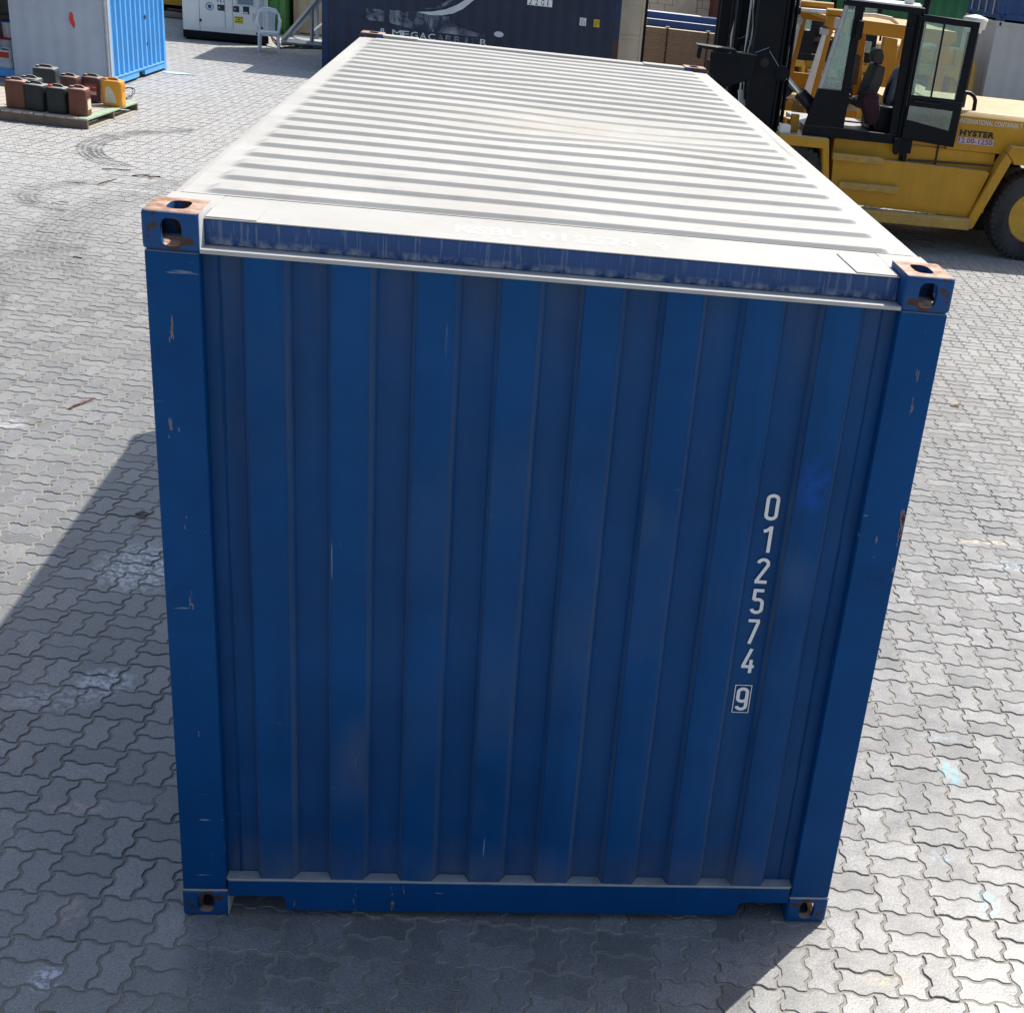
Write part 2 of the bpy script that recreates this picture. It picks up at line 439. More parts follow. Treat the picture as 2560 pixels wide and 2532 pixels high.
MAT['rubber'] = PM('tyre_rubber', (0.020, 0.021, 0.023), 0.85, 0.3, 6, dust=0.3, bump=0.4, bscale=50, film=0.12)
MAT['rim'] = PM('yellow_wheel_rim', (0.56, 0.31, 0.03), 0.5, 0.2, 8, rust=0.25, rscale=14, dust=0.3)
MAT['chrome'] = PM('chromed_rod', (0.72, 0.74, 0.76), 0.18, 0.04, metal=1.0)
MAT['steel'] = PM('galvanised_grey_steel', (0.20, 0.25, 0.31), 0.5, 0.10, 4, dust=0.3)
MAT['pale_steel'] = PM('pale_worn_steel', (0.42, 0.43, 0.44), 0.45, 0.2, 8, dust=0.3)
MAT['seat'] = PM('brown_grey_seat_vinyl', (0.075, 0.058, 0.053), 0.6, 0.15)
MAT['cloth'] = PM('grey_cloth', (0.22, 0.23, 0.25), 0.9, 0.2, 9)
MAT['red_cloth'] = PM('maroon_cloth', (0.035, 0.010, 0.018), 0.9, 0.3, 9)
MAT['white'] = PM('white_enamel', (0.68, 0.68, 0.66), 0.4, 0.05, 3, dust=0.2)
MAT['genwhite'] = PM('generator_white', (0.80, 0.81, 0.79), 0.4, 0.05, 3, streak=0.08)
MAT['plastic_white'] = PM('white_chair_plastic', (0.74, 0.76, 0.78), 0.5, 0.14, 9, streak=0.25, scol=(0.32, 0.33, 0.35))
MAT['red'] = PM('red_paint', (0.55, 0.035, 0.02), 0.5)
MAT['red_lamp'] = PM('red_beacon_plastic', (0.65, 0.07, 0.03), 0.3)
MAT['bluesign'] = PM('blue_sign_print', (0.02, 0.05, 0.28), 0.5)
MAT['yellowsign'] = PM('yellow_sign_print', (0.62, 0.50, 0.02), 0.5)
MAT['printgrey'] = PM('pale_print', (0.60, 0.62, 0.65), 0.6, 0.1)
MAT['printdark'] = PM('dark_print', (0.03, 0.03, 0.04), 0.6)
MAT['printblack'] = PM('black_stencil', (0.012, 0.010, 0.010), 0.6)
MAT['printpink'] = PM('pale_pink_sticker', (0.55, 0.42, 0.44), 0.6)
MAT['printmaroon'] = PM('maroon_lettering', (0.09, 0.03, 0.07), 0.6)
MAT['wood'] = PM('weathered_pallet_wood', (0.42, 0.37, 0.30), 0.85, 0.25, 8, dust=0.3, streak=0.0)
MAT['wooddark'] = PM('dirty_pallet_wood', (0.17, 0.125, 0.09), 0.85, 0.25, 8)
MAT['woodgreen'] = PM('green_painted_board', (0.32, 0.42, 0.30), 0.8, 0.25, 8, rust=0.35, rscale=10, rustcol=(0.33, 0.27, 0.2))
MAT['fresh_wood'] = PM('fresh_cut_wood', (0.62, 0.40, 0.16), 0.8, 0.15, 8)
MAT['board'] = PM('brown_fibre_board', (0.235, 0.165, 0.115), 0.85, 0.15, 5, dust=0.9, dustcol=(0.62, 0.56, 0.46))
MAT['blueboard'] = PM('blue_faced_board', (0.008, 0.045, 0.19), 0.5, 0.12, 3, dust=1.0, dustcol=(0.66, 0.67, 0.68))
MAT['block'] = PM('concrete_block', (0.66, 0.61, 0.53), 0.9, 0.12, 3, bump=0.4)
MAT['mortar'] = PM('mortar', (0.27, 0.25, 0.22), 0.95)
MAT['canbrown'] = PM('brown_jerrycan_plastic', (0.135, 0.042, 0.024), 0.5, 0.2, 8, spec=0.3, dust=0.9, dustcol=(0.50, 0.37, 0.31), film=0.07)
MAT['canmaroon'] = PM('maroon_jerrycan_plastic', (0.075, 0.024, 0.020), 0.5, 0.2, 8, dust=0.8, dustcol=(0.40, 0.32, 0.27), film=0.14)
MAT['canblack'] = PM('black_jerrycan_plastic', (0.011, 0.015, 0.015), 0.5, 0.2, 8, spec=0.3, dust=0.9, dustcol=(0.40, 0.41, 0.37), film=0.04)
MAT['cangrey'] = PM('grey_green_jerrycan_plastic', (0.030, 0.040, 0.040), 0.5, 0.2, 8, spec=0.3, dust=0.85, dustcol=(0.36, 0.37, 0.34), film=0.08)
MAT['canorange'] = PM('orange_jerrycan_plastic', (0.74, 0.31, 0.018), 0.4, 0.08, 6, dust=0.25)
MAT['canwhite'] = PM('white_jerrycan_plastic', (0.60, 0.60, 0.60), 0.4, 0.08, 6)
MAT['labelcream'] = PM('cream_label', (0.62, 0.56, 0.44), 0.5, 0.1, 20)
MAT['labelred'] = PM('red_label', (0.42, 0.06, 0.05), 0.5, 0.3, 40)
MAT['twig'] = PM('dry_twig', (0.075, 0.052, 0.035), 0.9, 0.3, 20)
MAT['redstick'] = PM('red_brown_stick', (0.15, 0.035, 0.025), 0.8, 0.4, 30)
MAT['leaf'] = PM('dry_leaf', (0.13, 0.095, 0.05), 0.9, 0.4, 20)
MAT['cardboard'] = PM('pale_blue_sheet_scrap', (0.42, 0.55, 0.60), 0.7, 0.1)
MAT['chip'] = PM('wood_chip', (0.60, 0.42, 0.22), 0.85, 0.15)
MAT['sack'] = PM('dirty_sack', (0.16, 0.135, 0.11), 0.95, 0.3, 6)
MAT['glass'] = glass_mat('cab_glass')
MAT['greenglass'] = glass_mat('green_tinted_glass', (0.70, 0.90, 0.85), 0.2, 0.30)  # denser pale film paints a sky-lit haze onto these panes
MAT['grille'] = PM('dark_grille', (0.03, 0.032, 0.036), 0.7)
MAT['swoosh'] = (lambda: (lambda t: (t.bsdf(t.mix(t.rng(t.noise(t.coords((1, 1, 0.6)), 3.2, 6, 0.7, 0.8), 0.45, 0.68), (0.012, 0.024, 0.06), (0.30, 0.33, 0.38)), 0.6), t.m)[1])(NT('worn_logo_print')))()

# ---------------------------------------------------------------- mesh builder
class MB:
    def __init__(s):
        s.v, s.f = [], []
        s.k = 0
    def mark(s):
        s.k = len(s.v)
        return s
    def apply(s, m):
        for i in range(s.k, len(s.v)):
            s.v[i] = tuple(m @ Vector(s.v[i]))
        return s
    def box(s, x0, x1, y0, y1, z0, z1):
        b = len(s.v)
        s.v += [(x0, y0, z0), (x1, y0, z0), (x1, y1, z0), (x0, y1, z0), (x0, y0, z1), (x1, y0, z1), (x1, y1, z1), (x0, y1, z1)]
        s.f += [tuple(b + i for i in q) for q in ((0, 3, 2, 1), (4, 5, 6, 7), (0, 1, 5, 4), (1, 2, 6, 5), (2, 3, 7, 6), (3, 0, 4, 7))]
        return s
    def prism(s, pts, a, b, axis='y'):
        o = len(s.v)
        n = len(pts)
        for d in (a, b):
            for (u, w) in pts:
                s.v.append((u, d, w) if axis == 'y' else (d, u, w) if axis == 'x' else (u, w, d))
        s.f.append(tuple(o + i for i in range(n)))
        s.f.append(tuple(o + n + i for i in reversed(range(n))))
        for i in range(n):
            j = (i + 1) % n
            s.f.append((o + i, o + n + i, o + n + j, o + j))
        return s
    def tube(s, pts, r, n=10, caps=True, radii=None):
        pts = [Vector(p) for p in pts]
        o = len(s.v)
        up = None
        for i, p in enumerate(pts):
            a = pts[max(i - 1, 0)]
            b = pts[min(i + 1, len(pts) - 1)]
            d = (b - a).normalized()
            if up is None:
                up = Vector((0, 0, 1)) if abs(d.z) < 0.9 else Vector((1, 0, 0))
            x = d.cross(up).normalized()
            up2 = x.cross(d).normalized()
            up = up2
            rr = radii[i] if radii else r
            for k in range(n):
                an = 2 * math.pi * k / n
                s.v.append(tuple(p + x * (rr * math.cos(an)) + up2 * (rr * math.sin(an))))
        for i in range(len(pts) - 1):
            for k in range(n):
                k2 = (k + 1) % n
                s.f.append((o + i * n + k, o + i * n + k2, o + (i + 1) * n + k2, o + (i + 1) * n + k))
        if caps:
            s.f.append(tuple(o + k for k in reversed(range(n))))
            s.f.append(tuple(o + (len(pts) - 1) * n + k for k in range(n)))
        return s
    def cyl(s, p0, p1, r, n=16, r2=None):
        return s.tube([p0, p1], r, n, True, [r, r if r2 is None else r2])
    def lathe(s, prof, c, axis='y', n=32):
        """prof: list of (radius, offset along axis)"""
        o = len(s.v)
        for (r, h) in prof:
            for k in range(n):
                a = 2 * math.pi * k / n
                u, w = r * math.cos(a), r * math.sin(a)
                s.v.append((c[0] + u, c[1] + h, c[2] + w) if axis == 'y' else (c[0] + u, c[1] + w, c[2] + h))
        for i in range(len(prof) - 1):
            for k in range(n):
                k2 = (k + 1) % n
                s.f.append((o + i * n + k, o + i * n + k2, o + (i + 1) * n + k2, o + (i + 1) * n + k))
        s.f.append(tuple(o + k for k in range(n)))
        s.f.append(tuple(o + (len(prof) - 1) * n + k for k in reversed(range(n))))
        return s
    def sheet(s, prof, z0, z1, swap=False, nz=1):
        """upright corrugated sheet, prof = [(x, y)...]"""
        o = len(s.v)
        n = len(prof)
        for k in range(nz + 1):
            z = z0 + (z1 - z0) * k / nz
            for (x, y) in prof:
                s.v.append((y, x, z) if swap else (x, y, z))
        for k in range(nz):
            for i in range(n - 1):
                a = o + k * n + i
                s.f.append((a, a + 1, a + n + 1, a + n))
        return s
    def loft(s, rings, cap=True):
        o = len(s.v)
        n = len(rings[0])
        for r in rings:
            s.v += [tuple(p) for p in r]
        for i in range(len(rings) - 1):
            for k in range(n):
                k2 = (k + 1) % n
                s.f.append((o + i * n + k, o + i * n + k2, o + (i + 1) * n + k2, o + (i + 1) * n + k))
        if cap:
            s.f.append(tuple(o + k for k in reversed(range(n))))
            s.f.append(tuple(o + (len(rings) - 1) * n + k for k in range(n)))
        return s

def to_mesh(name, mb, bevel=0.0, seg=1, sharp=0.62, recalc=True):
    me = bpy.data.meshes.new(name)
    me.from_pydata(mb.v, [], mb.f)
    bm = bmesh.new()
    bm.from_mesh(me)
    if recalc:
        bmesh.ops.recalc_face_normals(bm, faces=bm.faces)
    if bevel > 0:
        ed = [e for e in bm.edges if len(e.link_faces) == 2 and e.calc_face_angle(0) > 0.6]
        bmesh.ops.bevel(bm, geom=ed, offset=bevel, segments=seg, profile=0.6, affect='EDGES', clamp_overlap=True)
    for f in bm.faces:
        f.smooth = True
    for e in bm.edges:
        e.smooth = not (len(e.link_faces) == 2 and e.calc_face_angle(0) > sharp)
    bm.to_mesh(me)
    bm.free()
    return me

def link(name, data, parent=None):
    o = bpy.data.objects.new(name, data)
    COL.objects.link(o)
    if parent is not None:
        o.parent = parent
    return o

def tag(o, label=None, cat=None, group=None, kind=None):
    if label: o['label'] = label
    if cat: o['category'] = cat
    if group: o['group'] = group
    if kind: o['kind'] = kind
    return o

def thing(name, label, cat, loc=(0, 0, 0), rz=0.0, group=None):
    o = bpy.data.objects.new(name, None)
    COL.objects.link(o)
    o.empty_display_size = 0.2
    o.location = loc
    o.rotation_euler = (0, 0, rz)
    return tag(o, label, cat, group)

def root_of(o):
    while o.parent is not None:
        o = o.parent
    return o

def part(name, mb, mat, parent, bevel=0.0, seg=1, world=False, label=None, sharp=0.62):
    if world:
        r = root_of(parent)
        M_ = (Matrix.Translation(r.location) @ r.rotation_euler.to_matrix().to_4x4()).inverted()
        mb.v = [tuple(M_ @ Vector(p)) for p in mb.v]
    me = to_mesh(name, mb, bevel, seg, sharp)
    me.materials.append(MAT[mat])
    o = link(name, me, parent)
    if label: o['label'] = label
    return o

def single(name, mb, mat, label, cat, group=None, bevel=0.0, kind=None, loc=(0, 0, 0), rz=0.0):
    me = to_mesh(name, mb, bevel)
    me.materials.append(MAT[mat])
    o = link(name, me)
    o.location = loc
    o.rotation_euler = (0, 0, rz)
    return tag(o, label, cat, group, kind)

def copy_tree(o, parent=None):
    c = o.copy()
    COL.objects.link(c)
    c.parent = parent
    for ch in o.children:
        copy_tree(ch, c)
    return c

def letters(name, s, mat, parent, box, plane='xz', off=0.0, weight=0.0, depth=0.0008, space=1.0, world=False, font_shear=0.0):
    """flat lettering scaled into box=(u0,u1,w0,w1) on plane at offset; faces -y (xz) or up (xy)"""
    cu = bpy.data.curves.new(name, 'FONT')
    cu.body = s
    cu.size = 1.0
    cu.offset = weight
    cu.space_character = space
    cu.shear = font_shear
    cu.resolution_u = 3
    ob = bpy.data.objects.new(name, cu)
    me = bpy.data.meshes.new_from_object(ob)
    bpy.data.objects.remove(ob)
    xs = [v.co.x for v in me.vertices]
    ys = [v.co.y for v in me.vertices]
    x0, x1, y0, y1 = min(xs), max(xs), min(ys), max(ys)
    u0, u1, w0, w1 = box
    if world:
        r = root_of(parent)
        M_ = (Matrix.Translation(r.location) @ r.rotation_euler.to_matrix().to_4x4()).inverted()
    for v in me.vertices:
        u = u0 + (v.co.x - x0) / (x1 - x0) * (u1 - u0)
        w = w0 + (v.co.y - y0) / (y1 - y0) * (w1 - w0)
        p = Vector((u, off, w)) if plane == 'xz' else Vector((u, w, off))
        v.co = M_ @ p if world else p
    bm = bmesh.new()
    bm.from_mesh(me)
    g = bmesh.ops.extrude_face_region(bm, geom=bm.faces[:])
    d = Vector((0, depth, 0)) if plane == 'xz' else Vector((0, 0, -depth))
    if world:
        d = M_.to_3x3() @ d
    for e in g['geom']:
        if isinstance(e, bmesh.types.BMVert):
            e.co += d
    bmesh.ops.recalc_face_normals(bm, faces=bm.faces)
    bm.to_mesh(me)
    bm.free()
    me.materials.clear()
    me.materials.append(MAT[mat])
    for pl in me.polygons:
        pl.material_index = 0
        pl.use_smooth = False
    return link(name, me, parent)

def rrect(x0, x1, z0, z1, r, n=4):
    pts = []
    for (cx, cz, a0) in ((x1 - r, z0 + r, -90), (x1 - r, z1 - r, 0), (x0 + r, z1 - r, 90), (x0 + r, z0 + r, 180)):
        for i in range(n + 1):
            a = R(a0 + 90 * i / n)
            pts.append((cx + r * math.cos(a), cz + r * math.sin(a)))
    return pts

# ---------------------------------------------------------------- ground and pavers
def cam_proj(P):
    Rm = np.array(cam.rotation_euler.to_matrix())
    c = (P - np.array(CAM_LOC)) @ Rm
    w = np.where(-c[:, 2] > 0.05, -c[:, 2], np.nan)
    return CX + F_PX * c[:, 0] / w, CY - F_PX * c[:, 1] / w, w

mb = MB()
mb.v = [(-400, -60, -0.02), (400, -60, -0.02), (400, 500, -0.02), (-400, 500, -0.02)]
mb.f = [(0, 1, 2, 3)]
me = to_mesh('ground', mb)
me.materials.append(MAT['far'])
tag(link('ground', me), kind='structure')
PM_L, PM_TH, PM_O = 0.22974, -0.08706, (2.72702, 0.52203)
ct, st = math.cos(PM_TH), math.sin(PM_TH)
mb = MB()
mb.v = [(-18, -3.5, -0.0046), (22, -3.5, -0.0046), (22, 46, -0.0046), (-18, 46, -0.0046)]
mb.f = [(0, 1, 2, 3)]
me = to_mesh('pavement', mb)
me.materials.append(MAT['sand'])
pavement = tag(link('pavement', me), kind='structure')

A2 = PM_L / 2
AMP = 0.0088
AMPV = 0.0108
KEY = ((0.13, 1), (0.40, 1), (0.60, -1), (0.87, -1))
def paver_outline(nu, nv):
    """zigzag outline of a stone nu x nv half-modules, corner at 0,0"""
    p = []
    p.append((0, 0))
    for k in range(nu):
        p += [((k + a) * A2, AMP * s_) for a, s_ in KEY]
    p.append((nu * A2, 0))
    for k in range(nv):
        p += [(nu * A2 - AMPV * s_, (k + a) * A2) for a, s_ in KEY]
    p.append((nu * A2, nv * A2))
    for k in reversed(range(nu)):
        p += [((k + a) * A2, nv * A2 + AMP * s_) for a, s_ in reversed(KEY)]
    p.append((0, nv * A2))
    for k in reversed(range(nv)):
        p += [(-AMPV * s_, (k + a) * A2) for a, s_ in reversed(KEY)]
    return np.array(p) - np.array([nu * A2 / 2, nv * A2 / 2])
def inset(p, d):
    a = np.roll(p, 1, 0)
    b = np.roll(p, -1, 0)
    e1 = p - a
    e2 = b - p
    n1 = np.stack([-e1[:, 1], e1[:, 0]], 1) / np.linalg.norm(e1, axis=1)[:, None]
    n2 = np.stack([-e2[:, 1], e2[:, 0]], 1) / np.linalg.norm(e2, axis=1)[:, None]
    den = 1 + (n1 * n2).sum(1)
    return p + d * (n1 + n2) / den[:, None]
OUT = [paver_outline(2, 1), paver_outline(1, 2)]
def paver_rings(kind, lod):
    o = OUT[kind]
    g1, g2 = 0.0058, 0.0080
    top = np.column_stack([inset(o, g2), np.zeros(len(o))])
    if lod == 2:
        return [np.column_stack([inset(o, 0.0058), np.zeros(len(o))])]
    mid = np.column_stack([inset(o, g1), np.full(len(o), -0.0022)])
    if lod == 1:
        mid[:, 2] = -0.0065
        return [top, mid]
    low = np.column_stack([inset(o, g1), np.full(len(o), -0.0120)])
    return [top, mid, low]
def paver_topology(rings):
    n = len(rings[0])
    faces = [list(range(n))]
    for r in range(len(rings) - 1):
        for k in range(n):
            k2 = (k + 1) % n
            faces.append([r * n + k, (r + 1) * n + k, (r + 1) * n + k2, r * n + k2])
    return faces

ii, jj = np.meshgrid(np.arange(-90, 90), np.arange(-18, 190), indexing='ij')
ii, jj = ii.ravel(), jj.ravel()
vert = ((ii + jj) % 2 == 0)
cells = []
u = np.concatenate([np.where(vert, ii + 0.25, ii + 0.5), np.where(vert, ii + 0.75, ii + 0.5)]) * PM_L
v = np.concatenate([np.where(vert, jj + 0.5, jj + 0.25), np.where(vert, jj + 0.5, jj + 0.75)]) * PM_L
kd = np.concatenate([vert, vert]).astype(int)
gx = PM_O[0] + u * ct - v * st
gy = PM_O[1] + u * st + v * ct
P3 = np.column_stack([gx, gy, np.zeros_like(gx)])
px, py, pw = cam_proj(P3)
dist = np.linalg.norm(P3 - np.array(CAM_LOC), axis=1)
mg = 420
keep = (~np.isnan(px)) & (px > -mg) & (px < W_PX + mg) & (py > -60) & (py < H_PX + 900) & (gy < 40) & (gy > -2.2)
gx, gy, kd, px, py, dist, P3 = gx[keep], gy[keep], kd[keep], px[keep], py[keep], dist[keep], P3[keep]
# which stones show largest: in frame and not behind the near container
o_ = np.array(CAM_LOC)
dvec = P3 - o_
with np.errstate(divide='ignore', invalid='ignore'):
    t1 = (np.array([0, 0, 0.03]) - o_) / dvec
    t2 = (np.array([2.438, 6.058, 2.59]) - o_) / dvec
tn = np.nanmax(np.minimum(t1, t2), axis=1)
tf = np.nanmin(np.maximum(t1, t2), axis=1)
hidden = (tn < tf) & (tf > 0) & (tn < 1)
infr = (px > -40) & (px < W_PX + 40) & (py > -40) & (py < H_PX + 40)
area = np.where(infr & ~hidden, (CAM_LOC[2] / dist) / dist ** 2, 0)
order = np.argsort(-area)
big = np.zeros(len(gx), bool)
big[order[:300]] = True
NP_ = len(gx)
hz = rng.normal(0, 0.0012, NP_)
tx = rng.normal(0, 0.0065, NP_)
ty = rng.normal(0, 0.0065, NP_)
rzv = rng.normal(0, 0.010, NP_) + PM_TH
tone = np.clip(rng.beta(2.2, 2.2, NP_), 0, 1)
pmesh = []
for k in (0, 1):
    rg = paver_rings(k, 0)
    m_ = MB()
    m_.v = [tuple(q) for r_ in rg for q in r_]
    m_.f = [tuple(q) for q in paver_topology(rg)]
    me = to_mesh('paver', m_, sharp=0.2)
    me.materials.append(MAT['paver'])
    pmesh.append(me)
for i in np.nonzero(big)[0]:
    o = link('paver', pmesh[kd[i]], pavement)
    o.location = (gx[i], gy[i], hz[i])
    o.rotation_euler = (tx[i] * 0.6, ty[i] * 0.6, rzv[i])
# everything past the 300 largest: one field
V_, LV, LS, TN = [], [], [], []
voff = loff = 0
for lod, lo, hi in ((0, 0, 9.5), (1, 9.5, 19), (2, 19, 999)):
    for k in (0, 1):
        sel = np.nonzero((~big) & (kd == k) & (dist >= lo) & (dist < hi))[0]
        if len(sel) == 0:
            continue
        rings = paver_rings(k, lod)
        base = np.concatenate(rings)
        faces = paver_topology(rings)
        c, s_ = np.cos(rzv[sel])[:, None], np.sin(rzv[sel])[:, None]
        X = gx[sel][:, None] + base[None, :, 0] * c - base[None, :, 1] * s_
        Y = gy[sel][:, None] + base[None, :, 0] * s_ + base[None, :, 1] * c
        Zv = base[None, :, 2] + hz[sel][:, None] + base[None, :, 0] * ty[sel][:, None] + base[None, :, 1] * tx[sel][:, None]
        V_.append(np.stack([X, Y, Zv], -1).reshape(-1, 3))
        fl = np.concatenate([np.array(f) for f in faces])
        fs = np.array([len(f) for f in faces])
        nb_ = len(base)
        LV.append((fl[None, :] + (np.arange(len(sel)) * nb_)[:, None]).ravel() + voff)
        LS.append(np.tile(fs, len(sel)))
        TN.append(np.repeat(tone[sel], len(fs)))
        voff += nb_ * len(sel)
V_ = np.concatenate(V_)
LV = np.concatenate(LV)
LS = np.concatenate(LS)
TN = np.concatenate(TN)
me = bpy.data.meshes.new('paver_field')
me.vertices.add(len(V_))
me.vertices.foreach_set('co', V_.astype(np.float32).ravel())
me.loops.add(len(LV))
me.loops.foreach_set('vertex_index', LV.astype(np.int32))
me.polygons.add(len(LS))
me.polygons.foreach_set('loop_start', np.concatenate([[0], np.cumsum(LS)[:-1]]).astype(np.int32))
me.update(calc_edges=True)
at = me.attributes.new('tone', 'FLOAT', 'FACE')
at.data.foreach_set('value', TN.astype(np.float32))
me.shade_flat()
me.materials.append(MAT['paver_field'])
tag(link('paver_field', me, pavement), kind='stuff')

# ---------------------------------------------------------------- the near blue container
WC, LC, HC = 2.438, 6.058, 2.591
main = thing('shipping_container', 'large blue container with white ribbed roof filling the foreground, number 012574 on its end', 'container', (0, 0, 0))

def plate_hole(mb, outer, hole, place):
    """flat ring between an outer rectangle (sampled radially) and a hole outline"""
    n = len(hole)
    x0, x1, z0, z1 = outer
    cx = sum(h[0] for h in hole) / n
    cz = sum(h[1] for h in hole) / n
    o = len(mb.v)
    ang = sorted(range(n), key=lambda i: math.atan2(hole[i][1] - cz, hole[i][0] - cx))
    H_ = [hole[i] for i in ang]
    O_ = []
    for (hx, hz_) in H_:
        dx, dz = hx - cx, hz_ - cz
        t = min([abs((x1 - cx) / dx) if dx > 1e-9 else 1e9, abs((x0 - cx) / dx) if dx < -1e-9 else 1e9,
                 abs((z1 - cz) / dz) if dz > 1e-9 else 1e9, abs((z0 - cz) / dz) if dz < -1e-9 else 1e9])
        O_.append([cx + dx * t, cz + dz * t])
    # snap nearest samples to the four corners
    for c in ((x0, z0), (x1, z0), (x1, z1), (x0, z1)):
        i = min(range(n), key=lambda q: (O_[q][0] - c[0]) ** 2 + (O_[q][1] - c[1]) ** 2)
        O_[i] = list(c)
    for q in O_:
        mb.v.append(place(q[0], q[1], 0))
    for q in H_:
        mb.v.append(place(q[0], q[1], 0))
    for q in H_:
        mb.v.append(place(q[0], q[1], 0.022))
    for k in range(n):
        k2 = (k + 1) % n
        mb.f.append((o + k, o + k2, o + n + k2, o + n + k))
        mb.f.append((o + n + k, o + n + k2, o + 2 * n + k2, o + 2 * n + k))

def oval(cx, cz, w, h, n=32):
    pts = []
    e = 3.2
    for i in range(n):
        a = 2 * math.pi * (i + 0.5) / n
        c, s_ = math.cos(a), math.sin(a)
        pts.append((cx + w / 2 * math.copysign(abs(c) ** (2 / e), c), cz + h / 2 * math.copysign(abs(s_) ** (2 / e), s_)))
    return pts

def casting_mesh():
    """corner fitting 0.162 x 0.178 x 0.118: rounded block, hollow, with holes in top, front (-y) and outer side (-x)"""
    w, d, h = 0.162, 0.178, 0.118
    blk = bmesh.new()
    bmesh.ops.create_cube(blk, size=1.0)
    for q in blk.verts:
        q.co = Vector(((q.co.x + 0.5) * w, (q.co.y + 0.5) * d, (q.co.z + 0.5) * h))
    on = lambda p: (p.x < 0.001) + (p.y < 0.001) + (p.z < 0.001 or p.z > h - 0.001)
    ed = [e for e in blk.edges if on(e.verts[0].co) >= 2 and on(e.verts[1].co) >= 2]
    bmesh.ops.bevel(blk, geom=ed, offset=0.015, segments=4, profile=0.5, affect='EDGES')
    base = bpy.data.meshes.new('corner_casting_block')
    blk.to_mesh(base)
    blk.free()
    ob = link('corner_casting_block', base)
    cut = [MB().box(0.022, w - 0.014, 0.022, d - 0.014, 0.014, h - 0.022),
           MB().prism(oval(0.083, 0.056, 0.060, 0.080, 24), -0.02, 0.05, 'y'),
           MB().prism(oval(0.090, 0.088, 0.062, 0.112, 24), h - 0.05, h + 0.02, 'z'),
           MB().prism(oval(0.092, 0.056, 0.085, 0.066, 24), -0.02, 0.05, 'x')]
    helpers = []
    for c in cut:
        co = link('cutter', to_mesh('cutter', c))
        helpers.append(co)
        md = ob.modifiers.new('cut', 'BOOLEAN')
        md.operation = 'DIFFERENCE'
        md.object = co
        md.solver = 'EXACT'
    bpy.context.view_layer.update()
    me = bpy.data.meshes.new_from_object(ob.evaluated_get(bpy.context.evaluated_depsgraph_get()))
    me.name = 'corner_casting'
    for o in helpers + [ob]:
        bpy.data.objects.remove(o)
    bm = bmesh.new()
    bm.from_mesh(me)
    for f in bm.faces:
        f.smooth = True
    for e in bm.edges:
        e.smooth = not (len(e.link_faces) == 2 and e.calc_face_angle(0) > 0.5)
    bm.to_mesh(me)
    bm.free()
    me.materials.clear()
    me.materials.append(MAT['casting'])
    for pl in me.polygons:
        pl.material_index = 0
    return me
cast_me = casting_mesh()
for (x, y, z, sx, sy, sz) in ((0, 0, HC - 0.118, 1, 1, 1), (WC, 0, HC - 0.118, -1, 1, 1), (0, LC, HC - 0.118, 1, -1, 1), (WC, LC, HC - 0.118, -1, -1, 1),
                              (0, 0, 0.118, 1, 1, -1), (WC, 0, 0.118, -1, 1, -1), (0, LC, 0.118, 1, -1, -1), (WC, LC, 0.118, -1, -1, -1)):
    o = link('corner_casting', cast_me, main)
    o.location = (x, y, z)
    o.scale = (sx, sy, sz)

for (x0, x1, y0, y1) in ((0.004, 0.157, 0.005, 0.12), (WC - 0.157, WC - 0.004, 0.005, 0.12), (0.004, 0.157, LC - 0.12, LC - 0.005), (WC - 0.157, WC - 0.004, LC - 0.12, LC - 0.005)):
    part('corner_post', MB().box(x0, x1, y0, y1, 0.119, HC - 0.1185), 'blue_post', main, 0.008, 3)
# weld beads where posts meet castings
for x in (0.004, WC - 0.158):
    part('weld_bead', MB().tube([(x + 0.001 + 0.0173 * k, 0.0035 + 0.002 * random.random(), 0.1190 + 0.0016 * random.random()) for k in range(10)], 0.0036, 6), 'weld_dust', main)

# front wall: 8 raised strips, set-back troughs
prof = [(0.150, 0.056)]
for k in range(8):
    a = 0.281 + 0.2518 * k
    prof += [(a - 0.019, 0.056), (a - 0.017, 0.0545), (a - 0.001, 0.0135), (a + 0.002, 0.012), (a + 0.038, 0.012), (a + 0.074, 0.012), (a + 0.108, 0.012), (a + 0.111, 0.0135), (a + 0.134, 0.0545), (a + 0.136, 0.056), (a + 0.165, 0.056), (a + 0.200, 0.056)]
prof.append((WC - 0.150, 0.056))
fw = part('end_wall', MB().sheet(prof, 0.150, 2.480, nz=60), 'blue_wall', main)
DENTS = [(random.choice((random.uniform(0.25, 1.85), random.uniform(2.07, 2.2))), random.uniform(0.3, 2.3), random.uniform(0.05, 0.14), random.uniform(0.05, 0.22), random.uniform(-0.003, 0.007)) for _ in range(22)] + [(1.02, 0.24, 0.07, 0.05, 0.012), (1.02, 1.1, 0.5, 0.6, 0.006)]
for vtx in fw.data.vertices:      # slight waviness of the pressed sheet
    c_ = vtx.co
    for (dx_, dz_, sx_, sz_, am_) in DENTS:
        c_.y += am_ * math.exp(-((c_.x - dx_) / sx_) ** 2 - ((c_.z - dz_) / sz_) ** 2)
    c_.y += 0.0016 * math.sin(c_.z * 3.1 + c_.x * 2.0) + 0.0012 * math.sin(c_.z * 7.3 - c_.x * 5.0)
for x in (0.2025, 2.236):
    part('weld_seam', MB().tube([(x + 0.0008 * math.sin(k * 2.1), 0.0535, 0.165 + k * 0.0772) for k in range(31)], 0.0030, 6), 'blue_post', main)
